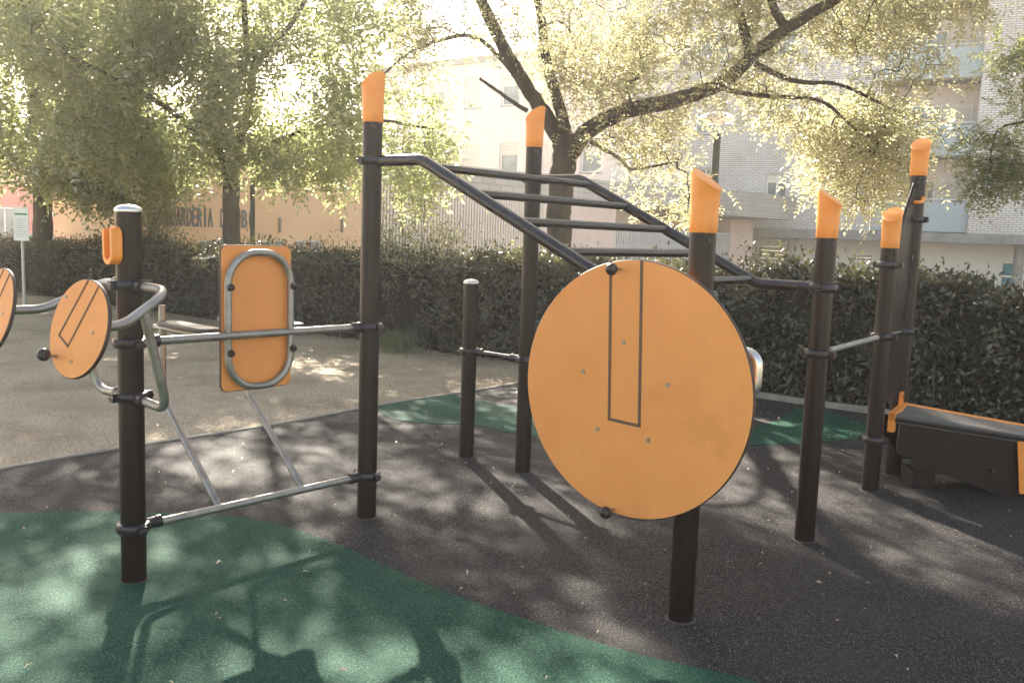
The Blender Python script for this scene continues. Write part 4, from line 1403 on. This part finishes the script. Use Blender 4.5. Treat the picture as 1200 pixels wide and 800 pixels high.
MB().box2((t3_ - 2.55, -1.6, fz(2.55)), (t4_ + .3, 4.1, fz(3.46))).build('canopy', M['canopy'], an)
barm = MB().box2((-.02, -.02, 0), (.02, .02, fz(1.95))).mesh('bar', M['bar'])
rl = thing('metal_railing', 'pale vertical bar railing in front of the porch right of the tree trunk', 'railing', (-1 + .70 * t2_, 26 + .714 * t2_, -.9), math.atan2(ad.y, ad.x))
x = .05
while x < t3_ - t2_ - .1:
    link('bar', barm, rl, (x, .05, 0))
    x += .125
for zz in (.25, fz(1.90)):
    MB().box2((0, .025, zz), (t3_ - t2_ - .05, .075, zz + .04)).build('rail', M['bar'], rl)

# orange nursery with lettering
nd = ad
nq0, nq1 = tpx(178), t0 - .03
nu = thing('nursery_building', 'low orange rendered building with dark painted lettering behind the left tree', 'building', (-1, 26, -.9), math.atan2(nd.y, nd.x))
def nz(px, py):
    t = tpx(px)
    Y = 26 + .714 * t
    return at(px, py, Y).z + zb
nh = []
for a, b in ((231, 248), (249.5, 266), (345, 358), (359.5, 374)):
    nh.append((tpx(a), tpx(b), nz(b, 296), nz(a, 281)))
nh += [(tpx(306), tpx(318), nz(318, 296), nz(306, 281)), (tpx(319), tpx(331), nz(331, 296), nz(319, 281))]
nh = [h for h in nh if h[2] < h[3]]
facade('wall', nh, nq0, nq1, 0, fz(3.5), 0, M['orangewall'], nu, .1)
MB().box2((nq0, .3, 0), (nq1, 6, fz(3.48))).build('inner_wall', M['orangewall'], nu)
MB().box2((nq0 - .1, -.12, fz(3.5)), (nq1 + .002, 6, fz(3.66))).build('roof_edge', M['concrete'], nu)
for h in nh:
    window(nu, *h, .08, 1, 'pane', .05)
for px in (325, 397):
    t = tpx(px)
    MB().box2((t - .025, -.05, nz(px, 272)), (t + .025, -.003, nz(px, 255))).build('drain_pipe', M['concrete'], nu)
txt = 'GUARDERIA DUMBO'
starts = {0: 191.5, 1: 197.8}
for i, ch in enumerate(txt):
    if ch == ' ':
        continue
    px = 192.2 + 6.18 * i if i < 9 else 256.0 + (i - 10) * 8.3
    px2 = px + (1.7 if ch == 'I' else 5.5 if i < 9 else 6.2)
    if ch == 'I':
        px, px2 = px + 1.9, px2 + 1.9
    ta, tb = tpx(px), tpx(px2)
    cu = bpy.data.curves.new('letter', 'FONT')
    cu.body = ch
    cu.extrude = .012
    cu.resolution_u = 3
    cu.offset = .018
    tmp = bpy.data.objects.new('letter', cu)
    me = bpy.data.meshes.new_from_object(tmp)
    bpy.data.objects.remove(tmp)
    xs = [q.co.x for q in me.vertices]
    ys = [q.co.y for q in me.vertices]
    zt, zbm = nz(256, 244), nz(256, 266)
    sx = (tb - ta) / (max(xs) - min(xs))
    sz = (zt - zbm) / .72
    mnx = min(xs)
    for q in me.vertices:
        x, y, z = q.co
        q.co = ((x - mnx) * sx, -.016 - z, y * sz)
    me.materials.append(M['lettering'])
    link('letter', me, nu, (ta, 0, zbm))

# pale flats behind the tree gap
pk = Vector((.80, -.60, 0))
po = at(440, 300, 44)
pf = thing('pale_apartment_building', 'pale pinkish block of flats seen through the gap between the trees', 'apartment building', (po.x, po.y, -.9), math.atan2(pk.y, pk.x))
hs = []
for fl in range(3):
    for k in range(6):
        hs.append((1.2 + k * 2.1, 2.2 + k * 2.1, 2.2 + fl * 2.9, 3.5 + fl * 2.9))
facade('wall', hs, 0, 14, 0, 9.9, 0, M['palewall'], pf)
for i, h in enumerate(hs):
    window(pf, *h, .12, 1, 'half' if i % 2 else 'shutter')
MB().box2((0, .3, 0), (14, 10, 9.85)).build('inner_wall', M['palewall'], pf)
MB().box2((-.2, -.25, 9.9), (14.2, 10, 10.15)).build('cornice', M['concrete'], pf)

# red house and white kiosk far left
rp = at(-40, 290, 46)
rh = thing('red_house', 'dull red house behind the trees at far left', 'house', (rp.x, rp.y, -.9), R(4))
MB().box2((0, 0, 0), (11.5, 7, 4.1)).build('wall', M['redwall'], rh)
m = MB()
m.add([(-.3, -.4, 4.1), (11.8, -.4, 4.1), (11.8, 7.4, 4.1), (-.3, 7.4, 4.1), (-.3, 3.5, 6.1), (11.8, 3.5, 6.1)], [(0, 1, 5, 4), (2, 3, 4, 5), (0, 4, 3), (1, 2, 5), (0, 3, 2, 1)])
m.build('roof', M['tile'], rh)
for k in range(3):
    window(rh, 1.4 + k * 3.4, 2.6 + k * 3.4, 1.5, 3.0, -.051, 2, 'pane')
kp = at(71, 290, 36)
kk = thing('white_kiosk', 'low white kiosk with flat roof and dark window beyond the slender trunk', 'kiosk', (kp.x, kp.y, -.9), R(6))
hk_ = [(.25, .95, fz(1.05), fz(1.55))]
facade('wall', hk_, 0, 2.3, 0, fz(1.72), 0, M['whitewall'], kk)
window(kk, *hk_[0], .10, 1, 'pane', .04)
MB().box2((0, .21, 0), (2.3, 2, fz(1.715))).build('inner_wall', M['whitewall'], kk)
MB().box2((-.15, -.35, fz(1.725)), (2.5, 2.2, fz(1.86))).build('roof', M['frame'], kk)
MB().box2((1.35, -.04, 0), (2.0, -.004, fz(1.45))).build('door', M['shutter2'], kk)

def car(name, label, loc, rz, paint, van=False):
    c = thing(name, label, 'van' if van else 'car', loc, rz, None)
    prof = [(-2.1, .35), (2.05, .35), (2.1, .75), (1.25, .92), (.55, 1.42), (-1.1, 1.46), (-1.95, 1.0), (-2.12, .8)] if not van else [(-2.2, .35), (2.2, .35), (2.25, .95), (1.75, 1.15), (1.25, 1.9), (-2.15, 1.95), (-2.25, 1.0)]
    MB().slab(prof, Vector((0, -.85, 0)), Vector((1, 0, 0)), Z, Vector((0, -1, 0)), -1.7, 0).build('body', M[paint], c)
    gp = [(.5, 1.36), (1.1, .98), (-1.75, 1.02), (-1.05, 1.4)] if not van else [(1.15, 1.8), (1.55, 1.2), (.2, 1.2), (.2, 1.8)]
    for y in (-.856, .856):
        m = MB()
        m.add([(a, y, b) for a, b in gp] + [(a, y * .99, b) for a, b in gp], [(0, 1, 2, 3), (7, 6, 5, 4), (0, 4, 5, 1), (1, 5, 6, 2), (2, 6, 7, 3), (3, 7, 4, 0)])
        m.build('side_window', M['glass'], c)
        for x in (-1.3, 1.3):
            wv = MB().tube([(x, y * .80, .32), (x, y * 1.03, .32)], .32, 18)
            wo = wv.build('wheel', M['tyre'], c, 40)
            MB().tube([(x, y * 1.03, .32), (x, y * 1.04, .32)], .2, 14).build('rim', M['pole'], wo)
    return c
cp = at(8, 290, 30)
car('parked_car', 'dark parked car partly hidden behind the hedge at the left edge', (cp.x, cp.y, -.9), R(15), 'carpaint')
cp = at(44, 290, 33)
car('parked_van', 'pale blue parked van between the white sign and the thick trunk', (cp.x, cp.y, -.9), R(80), 'vanpaint', True)

# ------------------------------------------------------------------ street furniture
sp_ = ground(29, 366)
sg_ = thing('notice_sign', 'white notice board with green heading on a pale pole at far left', 'sign', (sp_.x, sp_.y, 0), R(8))
MB().tube([(0, 0, -.1), (0, 0, 1.74)], .026, 14).build('pole', M['pole'], sg_, 40)
zt, zl = at(24, 243, sp_.y).z, at(24, 282, sp_.y).z
bd = MB().box2((-.115, -.045, zl), (.115, -.028, zt)).build('board', M['signwhite'], sg_)
MB().box2((-.095, -.048, zt - .125), (.095, -.0455, zt - .095)).build('heading', M['signgreen'], bd)
pr = MB()
for k in range(9):
    pr.box2((-.085, -.0475, zt - .20 - k * .035), (.085 - .03 * (k % 3), -.0455, zt - .19 - k * .035))
pr.build('print', M['signgrey'], bd)

def lamp(px, py, Y, label, r):
    t = at(px, py, Y)
    base = tz(t.x, t.y) - .03
    o = thing('street_lamp', label, 'street lamp', (t.x, t.y, base), 0, 'street lamps behind the hedge')
    H = t.z - base
    MB().lathe([(r * 1.7, 0), (r * 1.7, .5), (r * 1.1, .55), (r, .6), (r * .95, H - .08)], 18).build('pole', M['darkmetal'], o, 40)
    MB().lathe([(r * .7, H - .08), (r * .7, H + .03), (r * 1.6, H + .06)], 18).build('neck', M['frame'], o, 40)
    MB().lathe([(.06, H + .045), (.20, H + .06), (.30, H + .105), (.29, H + .15), (.20, H + .20), (.05, H + .225)], 24).build('lamp_dome', M['lampglass'], o, 50)
lamp(841, 148, 15, 'dark lamp post behind the slanted orange cap of the big disc post', .066)
lamp(296, 196, 18.6, 'lamp post just right of the straight grey trunk at left', .050)

lb = at(693, 300, 14)
bn = thing('litter_bin', 'small green bin behind the hedge right of the big trunk', 'bin', (lb.x, lb.y, tz(lb.x, lb.y)))
H = at(693, 295, 14).z - tz(lb.x, lb.y)
MB().box2((-.09, -.09, .0), (.09, .09, H - .06)).build('body', M['bin'], bn)
m = MB()
m.add([(-.10, -.10, H - .06), (.10, -.10, H - .06), (.10, .10, H - .06), (-.10, .10, H - .06), (-.085, -.085, H), (.085, -.085, H), (.085, .085, H), (-.085, .085, H)], [(0, 1, 5, 4), (1, 2, 6, 5), (2, 3, 7, 6), (3, 0, 4, 7), (4, 5, 6, 7), (3, 2, 1, 0)])
m.build('lid', M['bin'], bn)

# ------------------------------------------------------------------ thin scattering volume added to imitate the lens veil and glow
hz = MB().box2((-125, -65, -2.2), (125, 155, 17)).build('haze', [], kind='stuff')
hm = bpy.data.materials.new('veil_volume')
hm.use_nodes = True
hn = hm.node_tree.nodes
hn.remove(hn['Principled BSDF'])
pvn = hn.new('ShaderNodeVolumePrincipled')
pvn.inputs['Color'].default_value = (.95, .93, .90, 1)
pvn.inputs['Density'].default_value = .0014
pvn.inputs['Anisotropy'].default_value = .55
hm.node_tree.links.new(pvn.outputs[0], hn['Material Output'].inputs['Volume'])
hz.data.materials.append(hm)
